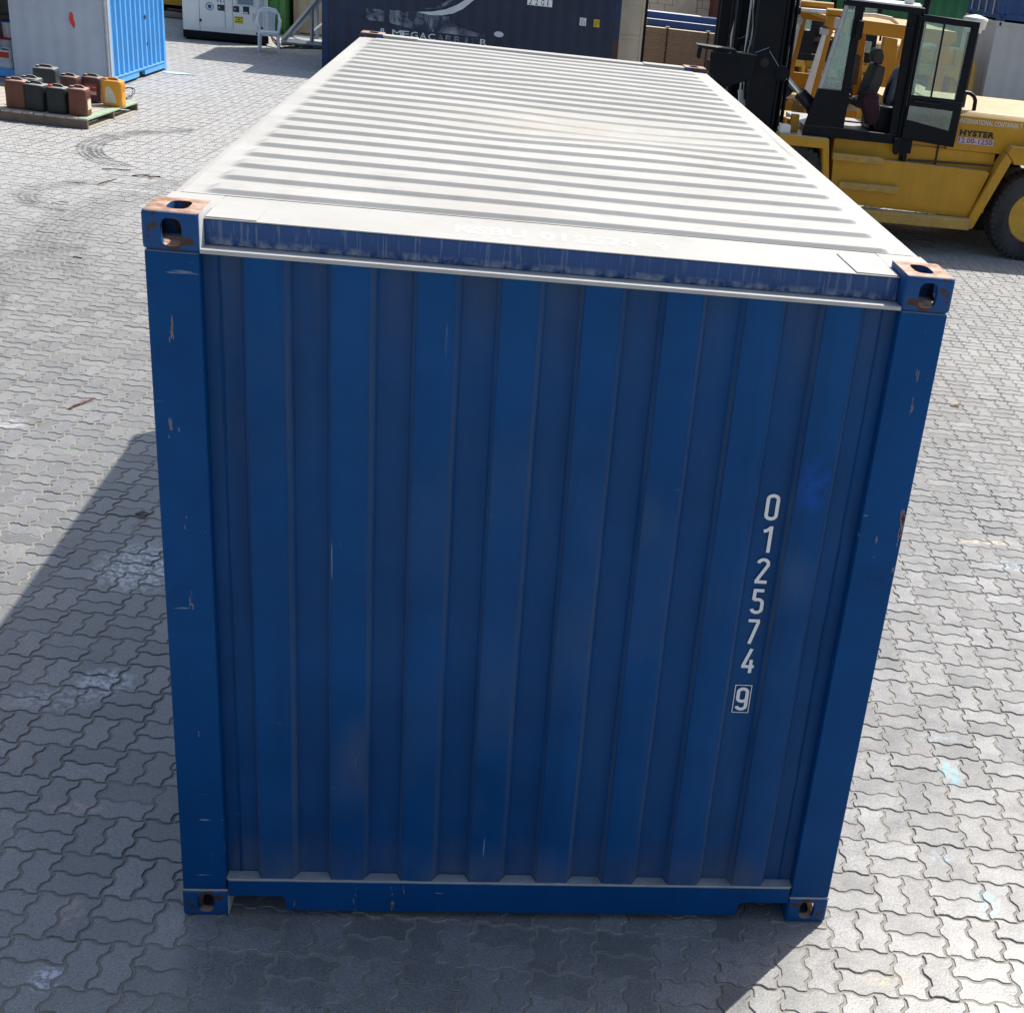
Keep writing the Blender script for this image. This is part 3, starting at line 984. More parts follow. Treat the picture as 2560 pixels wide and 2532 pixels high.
# bottom sill with two lifting notches
so_ = [(0.163, 0.028), (0.163, 0.162), (2.275, 0.162), (2.275, 0.028), (2.270, 0.028), (2.262, 0.060)]
sill = [(0.1635, 0.0905)] + [(0.163, 0.162), (2.275, 0.162), (2.2745, 0.0905)]
notch = lambda xa, xb: [(xb + 0.006, 0.030), (xb - 0.004, 0.080), (xb - 0.016, 0.094), (xa + 0.016, 0.094), (xa + 0.004, 0.080), (xa - 0.004, 0.030)]
outl = [(0.1635, 0.094), (0.1635, 0.162), (2.2745, 0.162), (2.2745, 0.094), (2.262, 0.094)] + [(2.092, 0.094), (2.079, 0.082), (2.072, 0.030)] + [(0.372, 0.030), (0.364, 0.082), (0.351, 0.094)]
part('bottom_sill', MB().prism(outl, 0.004, 0.064), 'blue_post', main)
part('sill_flange', MB().box(0.372, 2.072, 0.066, 0.16, 0.030, 0.038), 'under', main)
part('sill_weld', MB().tube([(0.165 + k * 0.0703, 0.0085 + 0.002 * random.random(), 0.1645 + 0.0015 * random.random()) for k in range(31)], 0.0048, 6), 'weld_dust', main)
for k in range(9):
    a = 0.281 + 0.2518 * (k - 1) + 0.136 if k else 0.158
    b = 0.281 + 0.2518 * k - 0.019 if k < 8 else WC - 0.158
    ld = MB().prism([(a - (0.026 if k else 0), 0.012), (b + (0.018 if k < 8 else 0), 0.012), (b, 0.0545), (a, 0.0545)], 0.1625, 0.1668 + 0.003 * random.random(), 'z')
    part('dust_ledge', ld, 'weld_dust', main)
# header, its white flange, roof
part('top_header', MB().box(0.163, 2.275, 0.062, 0.10, 2.487, 2.5622), 'header', main, 0.003)
part('header_flange', MB().box(0.160, 2.278, 0.0005, 0.075, 2.4735, 2.4865), 'white_ledge', main, 0.0025, 2)
part('header_plate', MB().box(0.1635, 2.2745, 0.058, 0.377, 2.5625, 2.5660), 'roof', main, 0.0015)
part('plate_seam', MB().box(0.03, 2.408, 0.3775, 0.3812, 2.560, 2.5670), 'dark_seam', main)
for xa, xb in ((0.166, 0.312), (2.124, 2.2715)):
    pl = [(xa, 0.064), (xb, 0.064), (xb, 0.31), (xa, 0.31)] if xa < 1 else [(2.124 + 0.010, 0.064), (xb, 0.062), (xb, 0.312), (2.124, 0.31)]
    part('corner_plate', MB().prism(pl, 2.5663, 2.5697, 'z'), 'roof', main, 0.001)
# die-stamped roof: heights on a grid
ribs = 24
y_a, pitch = 0.405, 0.2272
def rib_h(y):
    q = ((y - y_a) % pitch) / pitch
    if y < y_a or y > y_a + ribs * pitch:
        return 0.0
    if q < 0.062: return q / 0.062
    if q < 0.50: return 1.0
    if q < 0.562: return 1 - (q - 0.50) / 0.062
    return 0.0
ys = [0.3816]
for k in range(ribs):
    for q in (-0.012, 0.0, 0.006, 0.031, 0.056, 0.062, 0.074, 0.29, 0.488, 0.50, 0.506, 0.531, 0.556, 0.562, 0.574):
        ys.append(y_a + (k + q) * pitch)
ys += [5.892]
xs = [0.030, 0.078, 0.088, 0.098, 0.108, 0.118, 0.135] + list(np.linspace(0.25, 2.19, 14)) + [2.303, 2.320, 2.330, 2.340, 2.350, 2.360, 2.408]
m = MB()
sm = lambda t: t * t * (3 - 2 * t)
for y in ys:
    for x in xs:
        e = min(x - 0.078, 2.360 - x)
        e = sm(max(0, min(1, e / 0.055)))
        dent = math.exp(-((x - 1.42 - 0.12 * math.sin(y * 3)) / 0.62) ** 2 - ((y - 2.62) / 0.42) ** 2)
        hh = rib_h(y) * (1 - 0.62 * dent)
        z = 2.5625 + 0.0150 * (0.75 * hh + 0.25 * sm(hh)) * e
        z += 0.006 * math.exp(-((x - 1.05) / 0.35) ** 2 - ((y - 2.25) / 0.22) ** 2) * -1.4 + 0.005 * math.exp(-((x - 1.6) / 0.4) ** 2 - ((y - 2.0) / 0.3) ** 2)
        z -= 0.016 * dent + 0.004 * math.exp(-((x - 0.7) / 0.3) ** 2 - ((y - 4.1) / 0.3) ** 2)
        z += 0.0026 * math.sin(x * 2.1 + y * 0.9) * math.sin(y * 1.7) + 0.0010 * math.sin(x * 5 + y * 3.1)
        yw = 0.005 * math.sin(x * 1.9 + y * 2.3) * min(1, max(0, (y - 0.39) / 0.2)) * min(1, max(0, (5.86 - y) / 0.2))
        m.v.append((x, y + yw, z))
nx = len(xs)
for j in range(len(ys) - 1):
    for i in range(nx - 1):
        a = j * nx + i
        m.f.append((a, a + 1, a + nx + 1, a + nx))
part('roof_panel', m, 'roof', main, sharp=0.95)
for x0, x1 in ((0.004, 0.0605), (WC - 0.0605, WC - 0.004)):
    part('top_side_rail', MB().box(x0, x1, 0.180, LC - 0.180, 2.500, 2.5610), 'roof', main, 0.004, 2)
    part('rail_end_plate', MB().box(min(x0, 0.055) if x0 < 1 else 2.2755, 0.1625 if x0 < 1 else WC - 0.004, 0.1790, 0.3772, 2.5613, 2.5665), 'roof', main, 0.001)
    part('bottom_side_rail', MB().box(x0, x1, 0.180, LC - 0.180, 0.030, 0.160), 'blue_post', main, 0.004)
rh = part('rear_header', MB().box(0.165, 2.273, 5.893, 6.02, 2.48, 2.5790), 'roof', main, 0.003)
for x0, x1 in ((0.1655, 0.395), (1.98, 2.2725)):
    part('rear_header_cap', MB().box(x0, x1, 5.888, 6.015, 2.5795, 2.5845), 'roof', main, 0.001)
def side_prof(y0, y1, xo, xi):
    p = []
    n = int((y1 - y0) / 0.278)
    st_ = (y1 - y0) / n
    for k in range(n):
        a = y0 + k * st_
        p += [(a, xo), (a + st_ * 0.26, xo), (a + st_ * 0.5, xi), (a + st_ * 0.76, xi)]
    p.append((y1, xo))
    return p
part('side_wall', MB().sheet(side_prof(0.12, LC - 0.12, 0.014, 0.05), 0.155, 2.505, True), 'blue_post', main)
part('side_wall', MB().sheet(side_prof(0.12, LC - 0.12, WC - 0.014, WC - 0.05), 0.155, 2.505, True), 'blue_post', main)
for a, b in ((0.16, 1.216), (1.222, 2.278)):
    d_ = part('door', MB().box(a, b, LC - 0.06, LC - 0.02, 0.17, 2.47), 'blue_post', main, 0.004)
    for x in (a + 0.25, b - 0.25):
        part('lock_rod', MB().cyl((x, LC - 0.004, 0.14), (x, LC - 0.004, 2.50), 0.017, 10), 'steel', d_)
part('floor', MB().box(0.07, WC - 0.07, 0.17, LC - 0.07, 0.13, 0.152), 'under', main)
# number on the end wall: condensed stencil-like numerals drawn as strokes
def arc(cx, cz, rx, rz, a0, a1, n=7):
    return [(cx + rx * math.cos(R(a0 + (a1 - a0) * k / n)), cz + rz * math.sin(R(a0 + (a1 - a0) * k / n))) for k in range(n + 1)]
GL = {
    '0': [arc(0.5, 0.80, 0.36, 0.13, 0, 180) + arc(0.5, 0.20, 0.36, 0.13, 180, 360) + [(0.86, 0.80)]],
    '1': [[(0.16, 0.80), (0.40, 0.84), (0.62, 0.93)], [(0.68, 1.0), (0.68, 0.0)]],
    '2': [arc(0.5, 0.78, 0.36, 0.15, 175, 0) + arc(0.40, 0.76, 0.46, 0.20, -5, -35, 3) + [(0.16, 0.10), (0.16, 0.065)], [(0.06, 0.065), (0.94, 0.065)]],
    '5': [[(0.88, 0.935), (0.22, 0.935), (0.20, 0.56)], [(0.20, 0.58)] + arc(0.5, 0.44, 0.36, 0.145, 110, 0, 5) + arc(0.5, 0.20, 0.36, 0.135, 0, -180)],
    '7': [[(0.06, 0.935), (0.90, 0.935)], [(0.82, 0.91), (0.34, 0.0)]],
    '4': [[(0.64, 1.0), (0.14, 0.27)], [(0.04, 0.265), (0.98, 0.265)], [(0.72, 0.55), (0.72, 0.0)]],
    '9': [arc(0.5, 0.80, 0.34, 0.13, 0, 180) + arc(0.5, 0.53, 0.34, 0.13, 180, 360) + [(0.84, 0.80)], [(0.84, 0.80)] + arc(0.5, 0.19, 0.34, 0.125, 0, -180)],
}
def stroke_digit(dg, x0, x1, z0, z1, y, parent, th=0.0122, mat='marking'):
    m = MB()
    for ln in GL[dg]:
        pts = [Vector((x0 + (x1 - x0) * a, z0 + (z1 - z0) * b)) for a, b in ln]
        n = len(pts)
        off = []
        for k in range(n):
            d1 = (pts[k] - pts[k - 1]).normalized() if k else None
            d2 = (pts[k + 1] - pts[k]).normalized() if k < n - 1 else None
            if d1 is None: d1 = d2
            if d2 is None: d2 = d1
            n1, n2 = Vector((-d1.y, d1.x)), Vector((-d2.y, d2.x))
            off.append((n1 + n2) / max(0.55, 1 + n1.dot(n2)) * (th / 2))
        o = len(m.v)
        for p_, f_ in zip(pts, off):
            a, b = p_ + f_, p_ - f_
            m.v += [(a.x, y, a.y), (b.x, y, b.y), (a.x, y + 0.0008, a.y), (b.x, y + 0.0008, b.y)]
        for k in range(n - 1):
            q = o + k * 4
            m.f += [(q, q + 4, q + 5, q + 1), (q + 2, q + 3, q + 7, q + 6), (q, q + 2, q + 6, q + 4), (q + 1, q + 5, q + 7, q + 3)]
        y -= 0.0001
    return part('digit', m, mat, parent)
for i, dg in enumerate('012574'):
    z1 = 1.8045 - 0.1204 * i
    stroke_digit(dg, 1.9545, 2.0025, z1 - 0.0995, z1, 0.0512, fw)
stroke_digit('9', 1.9535, 2.0015, 0.943, 1.042, 0.0512, fw, 0.0125)
b_ = MB()
for q in ((1.9460, 2.0080, 0.9335, 0.9362), (1.9460, 2.0080, 1.0488, 1.0515), (1.9460, 1.9487, 0.9364, 1.0486), (2.0053, 2.0080, 0.9364, 1.0486)):
    b_.box(q[0], q[1], 0.0515, 0.0523, q[2], q[3])
part('number_frame', b_, 'marking', fw)
# pale lettering left on the roof plate
roofpl = [o for o in main.children if o.name.startswith('header_plate')][0]
letters('roof_lettering', 'KSBU', 'faint_marking', roofpl, (0.882, 1.100, 0.150, 0.255), 'xy', 2.5667, weight=0.02, depth=0.0005)
letters('roof_lettering', '012574', 'faint_marking', roofpl, (1.142, 1.452, 0.148, 0.252), 'xy', 2.5667, weight=0.02, depth=0.0005)
letters('roof_lettering', '9', 'faint_marking', roofpl, (1.512, 1.552, 0.148, 0.248), 'xy', 2.5667, weight=0.005, depth=0.0005)

# ---------------------------------------------------------------- generic containers of the yard
def corr(a0, a1, hi, lo, pitch=0.278):
    n = max(2, int(round((a1 - a0) / pitch)))
    st_ = (a1 - a0) / n
    p = []
    for k in range(n):
        a = a0 + k * st_
        p += [(a, hi), (a + st_ * 0.27, hi), (a + st_ * 0.5, lo), (a + st_ * 0.77, lo)]
    p.append((a1, hi))
    return p
def yard_container(label, loc, rz, dims, mat, post=None, front=None, left=None, group=None, pitch=0.278, depth=0.036, doors_left=False, z0=0.0):
    sx, sy, sz = dims
    post = post or mat
    c = thing('shipping_container', label, 'container', (loc[0], loc[1], z0), rz, group)
    part('wall', MB().sheet(corr(0.13, sx - 0.13, 0.012, 0.012 + depth, pitch), 0.14, sz - 0.07), front or mat, c)
    part('wall', MB().sheet(corr(0.13, sx - 0.13, sy - 0.012, sy - 0.012 - depth, pitch), 0.14, sz - 0.07), mat, c)
    if doors_left:
        for a, b in ((0.14, sy / 2 - 0.003), (sy / 2 + 0.003, sy - 0.14)):
            d_ = part('door', MB().box(0.012, 0.06, a, b, 0.15, sz - 0.09), left or mat, c, 0.004)
            for yy in (a + 0.26, b - 0.26):
                part('lock_rod', MB().cyl((-0.012, yy, 0.10), (-0.012, yy, sz - 0.06), 0.018, 10), 'pale_steel', d_)
    else:
        part('wall', MB().sheet(corr(0.13, sy - 0.13, 0.012, 0.012 + depth, pitch), 0.14, sz - 0.07, True), left or mat, c)
    part('wall', MB().sheet(corr(0.13, sy - 0.13, sx - 0.012, sx - 0.012 - depth, pitch), 0.14, sz - 0.07, True), mat, c)
    for x in (0.0, sx - 0.14):
        for y in (0.0, sy - 0.14):
            part('corner_post', MB().box(x + 0.003, x + 0.137, y + 0.003, y + 0.137, 0.119, sz - 0.119), post, c, 0.008)
    for x in (0.0, sx - 0.162):
        for y in (0.0, sy - 0.162):
            for z in (0.0, sz - 0.118):
                cc = MB().box(x, x + 0.162, y, y + 0.162, z, z + 0.118)
                k_ = part('corner_casting', cc, post, c, 0.008)
                hole = MB().prism([(a, b) for a, b in oval(x + 0.081, z + 0.059, 0.055, 0.075, 16)], y - 0.0012, y + 0.003)
                part('hole', hole, 'under', k_)
    for y in (0.002, sy - 0.062):
        part('top_rail', MB().box(0.163, sx - 0.163, y, y + 0.06, sz - 0.075, sz - 0.012), mat, c)
        part('bottom_rail', MB().box(0.163, sx - 0.163, y, y + 0.06, 0.03, 0.145), mat, c)
    for x in (0.002, sx - 0.062):
        part('top_rail', MB().box(x, x + 0.06, 0.163, sy - 0.163, sz - 0.075, sz - 0.012), mat, c)
        part('bottom_rail', MB().box(x, x + 0.06, 0.163, sy - 0.163, 0.03, 0.145), mat, c)
    part('roof', MB().box(0.064, sx - 0.064, 0.064, sy - 0.064, sz - 0.055, sz - 0.022), mat, c)
    part('floor', MB().box(0.064, sx - 0.064, 0.064, sy - 0.064, 0.10, 0.14), 'under', c)
    return c

# navy one with the big lettering, behind the near container
navy = yard_container('dark navy container with pale lettering standing behind the white roof', (-2.745, 25.17), 0, (6.058, 2.438, 2.591), 'navy', 'navy_post', depth=0.03)
nw = [o for o in navy.children if o.name.startswith('wall')][0]
L0 = lambda x: x + 2.745
fy = 0.0085
word = 'MEGACARRIER'
xw = np.linspace(-1.33, 0.61, len(word) + 1)
for i, chh in enumerate(word):
    wk = 0.05 if chh == 'I' else 0.19 if chh == 'M' else 0.145
    xc = (xw[i] + xw[i + 1]) / 2
    letters('letter', chh, 'printgrey' if i < 5 or i == 10 else 'swoosh', nw, (L0(xc) - wk / 2, L0(xc) + wk / 2, 0.835, 0.958), 'xz', fy, weight=0.014)
letters('letter', '8', 'printgrey', nw, (L0(-1.575), L0(-1.495), 0.872, 0.962), 'xz', fy, weight=0.01)
part('logo_print', MB().prism([(L0(a), b) for a, b in ((-1.87, 1.31), (-1.87, 1.14), (-1.80, 1.09), (-1.50, 1.085), (-1.50, 1.315))], fy, fy + 0.001), 'swoosh', nw)
part('logo_print', MB().prism([(L0(a), b) for a, b in ((-1.40, 1.33), (-1.40, 1.08), (-1.1, 1.03), (-0.7, 1.0), (-0.2, 0.99), (0.3, 0.985), (0.55, 0.99), (0.55, 1.05), (0.2, 1.10), (-0.15, 1.20), (-0.2, 1.33), (-0.6, 1.36), (-1.0, 1.33))], fy, fy + 0.001), 'swoosh', nw)
part('logo_swoosh', MB().prism([(L0(a), b) for a, b in ((-0.85, 1.345), (-0.55, 1.38), (-0.28, 1.45), (-0.05, 1.56), (0.12, 1.68), (0.40, 1.95), (0.55, 1.95), (0.30, 1.70), (0.08, 1.50), (-0.12, 1.39), (-0.35, 1.33), (-0.6, 1.31))], fy - 0.0012, fy - 0.0002), 'printgrey', nw)
part('logo_swoosh', MB().prism([(L0(a), b) for a, b in ((-0.80, 1.40), (-0.5, 1.47), (-0.3, 1.58), (-0.12, 1.72), (0.1, 1.95), (0.16, 1.95), (-0.04, 1.72), (-0.2, 1.57), (-0.4, 1.45))], fy - 0.0012, fy - 0.0002), 'swoosh', nw)
part('round_sticker', MB().prism([(L0(0.825) + 0.098 * math.cos(a), 1.085 + 0.056 * math.sin(a)) for a in np.linspace(0, 2 * math.pi, 24, endpoint=False)], fy, fy + 0.001), 'printgrey', nw)
pl = part('code_plate', MB().box(L0(1.37), L0(1.88), fy, fy + 0.001, 1.715, 1.85), 'marking', nw)
for i, chh in enumerate('22G1'):
    letters('letter', chh, 'printdark', pl, (L0(1.405 + 0.125 * i), L0(1.405 + 0.125 * i) + (0.02 if chh == '1' else 0.06), 1.728, 1.838), 'xz', fy - 0.0015, weight=0.008)
for (x0, x1, mt, a, b) in ((2.47, 2.60, 'marking', 'IC', '03'), (2.76, 2.88, 'yellowsign', '2.6m', '8\'6"')):
    for (z0_, z1_, tx_) in ((1.51, 1.58, a), (1.43, 1.503, b)):
        s_ = part('sticker', MB().box(L0(x0), L0(x1), fy, fy + 0.001, z0_, z1_), mt, nw)
        letters('letter', tx_, 'printdark', s_, (L0(x0) + 0.02, L0(x1) - 0.02, z0_ + 0.010, z1_ - 0.010), 'xz', fy - 0.0015, weight=0.01)
yard_container('lower beige container hidden behind the navy one', (-2.62, 27.85), 0, (6.058, 2.438, 2.591), 'beige')
yard_container('upper beige container of the stack behind the navy one', (-2.62, 27.85), 0, (6.058, 2.438, 2.591), 'beige', z0=2.592)
yard_container('green container end behind the white generator', (-6.88, 31.6), 0, (2.438, 6.058, 2.591), 'greend')
yard_container('beige corrugated container behind the grey triangular frame', (-4.36, 32.3), 0, (6.058, 2.438, 2.591), 'beige', pitch=0.30)
yard_container('dark green container beyond the forklifts', (8.05, 30.2), 0, (6.058, 2.438, 2.896), 'green')
yard_container('red brown container between block wall and forklifts', (6.28, 31.2), 0, (1.72, 6.058, 2.591), 'redbrown')
wc = yard_container('pale grey container at the right edge behind the yellow bonnet', (11.42, 25.35), R(-2), (6.058, 2.438, 2.438), 'white_cont', pitch=0.30)
yard_container('royal blue container stacked on the pale grey one', (11.42, 25.35), R(-2), (6.058, 2.438, 2.591), 'blue_cont', z0=2.445, doors_left=True)

# light blue store container with a grey door leaf ajar
SB = thing('store_container', 'light blue ten foot container with grey door ajar, beside the pallet of cans', 'container', (-7.92, 20.10, 0), R(-3.2))
W2, D2, H2 = 2.438, 3.06, 2.591
sr = part('side_wall', MB().sheet(corr(0.12, D2 - 0.10, W2 - 0.008, W2 - 0.060, 0.26), 0.17, H2 - 0.08, True), 'lightblue', SB)
part('side_wall', MB().sheet(corr(0.12, D2 - 0.10, 0.010, 0.046, 0.26), 0.17, H2 - 0.08, True), 'lightblue', SB)
part('end_wall', MB().sheet(corr(0.12, W2 - 0.12, D2 - 0.012, D2 - 0.05, 0.26), 0.14, H2 - 0.08), 'lightblue', SB)
for x in (0.0, W2 - 0.12):
    for y in (0.0, D2 - 0.12):
        part('corner_post', MB().box(x, x + 0.12, y, y + 0.12, 0.0, H2), 'lightblue' if y > 1 else 'greydoor', SB, 0.008)
rail = [(0.13, 0.05), (0.13, 0.168), (D2 - 0.13, 0.168), (D2 - 0.13, 0.05), (1.75, 0.05), (1.75, 0.13), (1.42, 0.13), (1.42, 0.05)]
part('bottom_rail', MB().prism([(a, b) for a, b in rail], W2 - 0.055, W2 + 0.004, 'x'), 'lightblue', SB)
part('rail_lip', MB().box(W2 + 0.0045, W2 + 0.022, 0.13, D2 - 0.13, 0.158, 0.172), 'lightblue', SB)
part('pocket', MB().box(W2 - 0.06, W2 - 0.056, 1.40, 1.77, 0.03, 0.135), 'under', SB)
part('bottom_rail', MB().box(0.0, 0.055, 0.13, D2 - 0.13, 0.05, 0.168), 'lightblue', SB)
part('sill', MB().box(0.12, W2 - 0.12, 0.002, 0.09, 0.02, 0.135), 'lightblue', SB)
part('floor', MB().box(0.06, W2 - 0.06, 0.09, D2 - 0.06, 0.09, 0.132), 'wooddark', SB)
part('roof', MB().box(0.0, W2, 0.0, D2, H2 - 0.08, H2 - 0.01), 'lightblue', SB)
for (y, z, r_) in ((1.95, 1.00, 0.045), (2.0, 0.55, 0.035)):
    part('patch', MB().lathe([(r_, 0), (r_ * 0.9, 0.004)], (0, 0, 0), 'z', 10).apply(Matrix.Translation((W2 - 0.009, y, z)) @ Matrix.Rotation(R(90), 4, 'Y')), 'navy', SB)
dp = []
dl = 1.36
for k in range(61):
    s_ = k / 60 * dl
    dp.append((-s_, 0.016 * (1 - math.cos(2 * math.pi * s_ / 0.226)) / 2))
dm = MB().sheet(dp, 0.14, 2.47)
dm.sheet([(p_[0], 0.055) for p_ in dp], 0.14, 2.47)
dm.box(-dl - 0.03, -dl, -0.006, 0.058, 0.135, 2.475).box(-dl, 0.0, -0.002, 0.056, 0.128, 0.150)
dm.apply(Matrix.Translation((W2 - 0.03, -0.02, 0)) @ Matrix.Rotation(R(22.5), 4, 'Z')) if False else None
dm.mark()
dm.k = 0
dm.apply(Matrix.Translation((W2 - 0.06, -0.03, 0)) @ Matrix.Rotation(R(22.0), 4, 'Z'))
door = part('door', dm, 'greydoor', SB, label='pale grey door leaf standing ajar')
rp = [(-0.52, 1.06), (-0.505, 1.15), (-0.48, 1.165), (-0.455, 1.12), (-0.45, 1.04), (-0.435, 0.99), (-0.445, 0.925), (-0.46, 0.92), (-0.485, 0.955), (-0.505, 1.0)]
rm = MB().prism(rp, -0.0045, -0.002)
rm.k = 0
rm.apply(Matrix.Translation((W2 - 0.06, -0.03, 0)) @ Matrix.Rotation(R(22.0), 4, 'Z'))
part('red_paint_mark', rm, 'red', door)
part('hinge_post_edge', MB().cyl((W2 - 0.035, -0.03, 0.14), (W2 - 0.035, -0.03, 2.47), 0.022, 10), 'pale_steel', SB)

# ---------------------------------------------------------------- jerrycans
def jerrycan(label, x, y, z, rz, mat, capmat, lab=None, group='jerrycans on the pallet', w=0.28, d=0.235, h=0.385, tall=True):
    t = thing('jerrycan', label, 'jerrycan', (x, y, z), rz, group)
    rings = []
    for (zz, s_, r_) in ((0.0, 0.90, 0.04), (0.008, 0.965, 0.045), (0.025, 1.0, 0.05), (h * 0.30, 1.0, 0.05), (h * 0.33, 0.985, 0.05), (h * 0.36, 1.0, 0.05),
                         (h * 0.84, 1.0, 0.05), (h * 0.92, 0.975, 0.05), (h * 0.955, 0.90, 0.05), (h * 0.962, 0.80, 0.045)):
        rings.append([(a * s_, b * s_, zz) for a, b in rrect(-w / 2, w / 2, -d / 2, d / 2, r_, 5)])
    body = part('body', MB().loft(rings), mat, t, sharp=1.0)
    hz0 = h * 0.955
    part('handle', MB().tube([(-w * 0.30, 0, hz0), (-w * 0.24, 0, hz0 + 0.020), (-w * 0.10, 0, hz0 + 0.027), (w * 0.18, 0, hz0 + 0.024), (w * 0.32, 0, hz0 - 0.006)], 0.016, 8), mat, t)
    part('cap', MB().lathe([(0.030, 0), (0.031, 0.004), (0.031, 0.026), (0.026, 0.031)], (-w * 0.30, -d * 0.24, h * 0.955), 'z', 14), capmat, t)
    part('handle_gap_shade', MB().prism(rrect(-w * 0.20, w * 0.24, -0.05, 0.05, 0.02), h * 0.9625, h * 0.9650, 'z'), 'printblack', t)  # black plate on the flat top, painting in the dark gap under the handle
    rb = MB()
    for sg in (-1, 1):
        for k in range(4):
            yy = -d * 0.27 + k * d * 0.18
            rb.box(sg * w / 2 - 0.004, sg * w / 2 + 0.004, yy - 0.008, yy + 0.008, h * 0.55, h * 0.88)
    part('grip_ribs', rb, mat, body, 0.003)
    if lab == 'side':
        l_ = part('label', MB().box(w / 2 + 0.0005, w / 2 + 0.0022, -d * 0.30, d * 0.30, 0.085, 0.23), 'labelcream', body)
        part('label_print', MB().box(w / 2 + 0.0026, w / 2 + 0.0036, -d * 0.24, d * 0.24, 0.165, 0.215), 'labelred', l_) if False else None
    if lab == 'red':
        l_ = part('label', MB().box(-w * 0.36, w * 0.36, -d / 2 - 0.0022, -d / 2 - 0.0005, 0.11, 0.27), 'labelred', body)
        part('label_band', MB().box(-w * 0.33, w * 0.33, -d / 2 - 0.0036, -d / 2 - 0.0026, 0.12, 0.165), 'labelcream', l_)
        part('label_band', MB().box(-w * 0.33, w * 0.33, -d / 2 - 0.0036, -d / 2 - 0.0026, 0.225, 0.232), 'labelcream', l_)
    if lab == 'cream':
        part('label', MB().prism([(-w * 0.34, 0.055), (w * 0.22, 0.055), (w * 0.17, 0.15), (w * 0.05, 0.24), (-w * 0.10, 0.285), (-w * 0.22, 0.285), (-w * 0.30, 0.25)], -d / 2 - 0.0022, -d / 2 - 0.0005), 'labelcream', body)
    if lab == 'whitered':
        l_ = part('label', MB().box(-w * 0.34, w * 0.34, -d / 2 - 0.0022, -d / 2 - 0.0005, 0.17, 0.26), 'red', body)
    return t
PT = R(-5.6)
DZ = 0.147
jerrycan('brown jerrycan at the left end of the front row', -5.79, 16.33, DZ, PT + R(7), 'canbrown', 'canbrown', None, h=0.40)
jerrycan('black jerrycan, second from the left in the front row', -5.515, 16.30, DZ, PT + R(-5), 'canblack', 'canblack', None, h=0.375, d=0.25)
jerrycan('black jerrycan with a red cap in the front row', -5.215, 16.24, DZ, PT + R(3), 'canblack', 'red', None, h=0.37, w=0.265)
jerrycan('brown jerrycan with side label at the front row right end', -4.93, 16.24, DZ, PT + R(6), 'canbrown', 'canbrown', 'side', w=0.25, d=0.27)
jerrycan('orange yellow jerrycan with a cream label on the pallet', -4.755, 17.32, DZ, PT + R(5), 'canorange', 'canorange', 'cream', w=0.29)
jerrycan('maroon jerrycan with red label beside the orange one', -5.09, 17.50, DZ, PT + R(-4), 'canmaroon', 'canmaroon', 'red')
jerrycan('small maroon jerrycan in the middle of the back row', -5.36, 17.32, DZ, PT + R(3), 'canmaroon', 'canblack', None, w=0.25)
jerrycan('grey green jerrycan rising highest at the back row left', -5.80, 17.66, DZ, PT + R(8), 'cangrey', 'canblack', None, w=0.33, d=0.28, h=0.43)
jerrycan('dark jerrycan half hidden behind the left brown one', -5.72, 16.74, DZ, PT, 'cangrey', 'canblack', None, w=0.26)
jerrycan('white jerrycan with red label in the store doorway', -7.22, 20.24, 0.134, R(-8), 'canwhite', 'canwhite', 'whitered', 'white cans and pails in the store', w=0.26, d=0.2, h=0.30)

# white pails inside the store
def pail(label, x, y, z, r_, h, band):
    t = thing('pail', label, 'pail', (x, y, z), 0, 'white cans and pails in the store')
    part('body', MB().lathe([(r_ * 0.86, 0), (r_ * 0.9, 0.01), (r_, h * 0.93), (r_, h)], (0, 0, 0), 'z', 20), 'canwhite', t)
    part('lid', MB().lathe([(r_ * 1.05, 0), (r_ * 1.06, 0.02), (r_ * 0.98, 0.028)], (0, 0, h + 0.0005), 'z', 20), band, t)
    return t
pail('large white pail with a red lid inside the store', -7.34, 20.75, 0.132, 0.16, 0.40, 'red')
pail('small white pail standing on the red lid', -7.31, 20.75, 0.565, 0.11, 0.24, 'bluesign')
pail('low white pail beside the door edge of the store', -7.03, 20.34, 0.132, 0.085, 0.28, 'canwhite')
bg = MB()
bg.loft([[(a * s_, b * s_, zz) for a, b in rrect(-0.45, 0.45, -0.25, 0.25, 0.15, 5)] for zz, s_ in ((0, 0.9), (0.06, 1.0), (0.16, 1.02), (0.24, 0.9), (0.27, 0.6))])
single('sack', bg, 'sack', 'grey sack on top of goods at the back of the store', 'sack', loc=(-7.60, 21.5, 0.87), rz=0.2)
single('crate', MB().box(-0.5, 0.5, -0.3, 0.3, 0, 0.735), 'wooddark', 'dark crate under the sack in the store', 'crate', bevel=0.01, loc=(-7.60, 21.5, 0.1325), rz=0.1)

# ---------------------------------------------------------------- pallet
pal = thing('pallet', 'large weathered wooden pallet carrying jerrycans', 'pallet', (-4.765, 15.955, 0), PT)
PD, PW = 1.98, 2.10
k = 0
x = 0.0
while x > -PW + 0.05:
    w_ = 0.135
    part('deck_board', MB().box(x - w_, x, -0.004 + random.uniform(-.006, .006), PD + random.uniform(-.01, .01), 0.1205, 0.1455), 'woodgreen' if k == 0 else 'wood', pal, 0.003)
    x -= w_ + 0.016 + random.uniform(-.003, .004)
    k += 1
for y in (0.0, PD / 2 - 0.02, PD - 0.045):
    part('stringer', MB().box(-PW, -0.004, y + 0.004, y + 0.045, 0.0205 if y else 0.004, 0.120), 'wooddark', pal, 0.003)
for xx in (-0.11, -0.75, -1.40, -2.05):
    part('bottom_board', MB().box(xx, xx + 0.10, 0.046, PD, 0.001, 0.0200), 'wood', pal, 0.002)

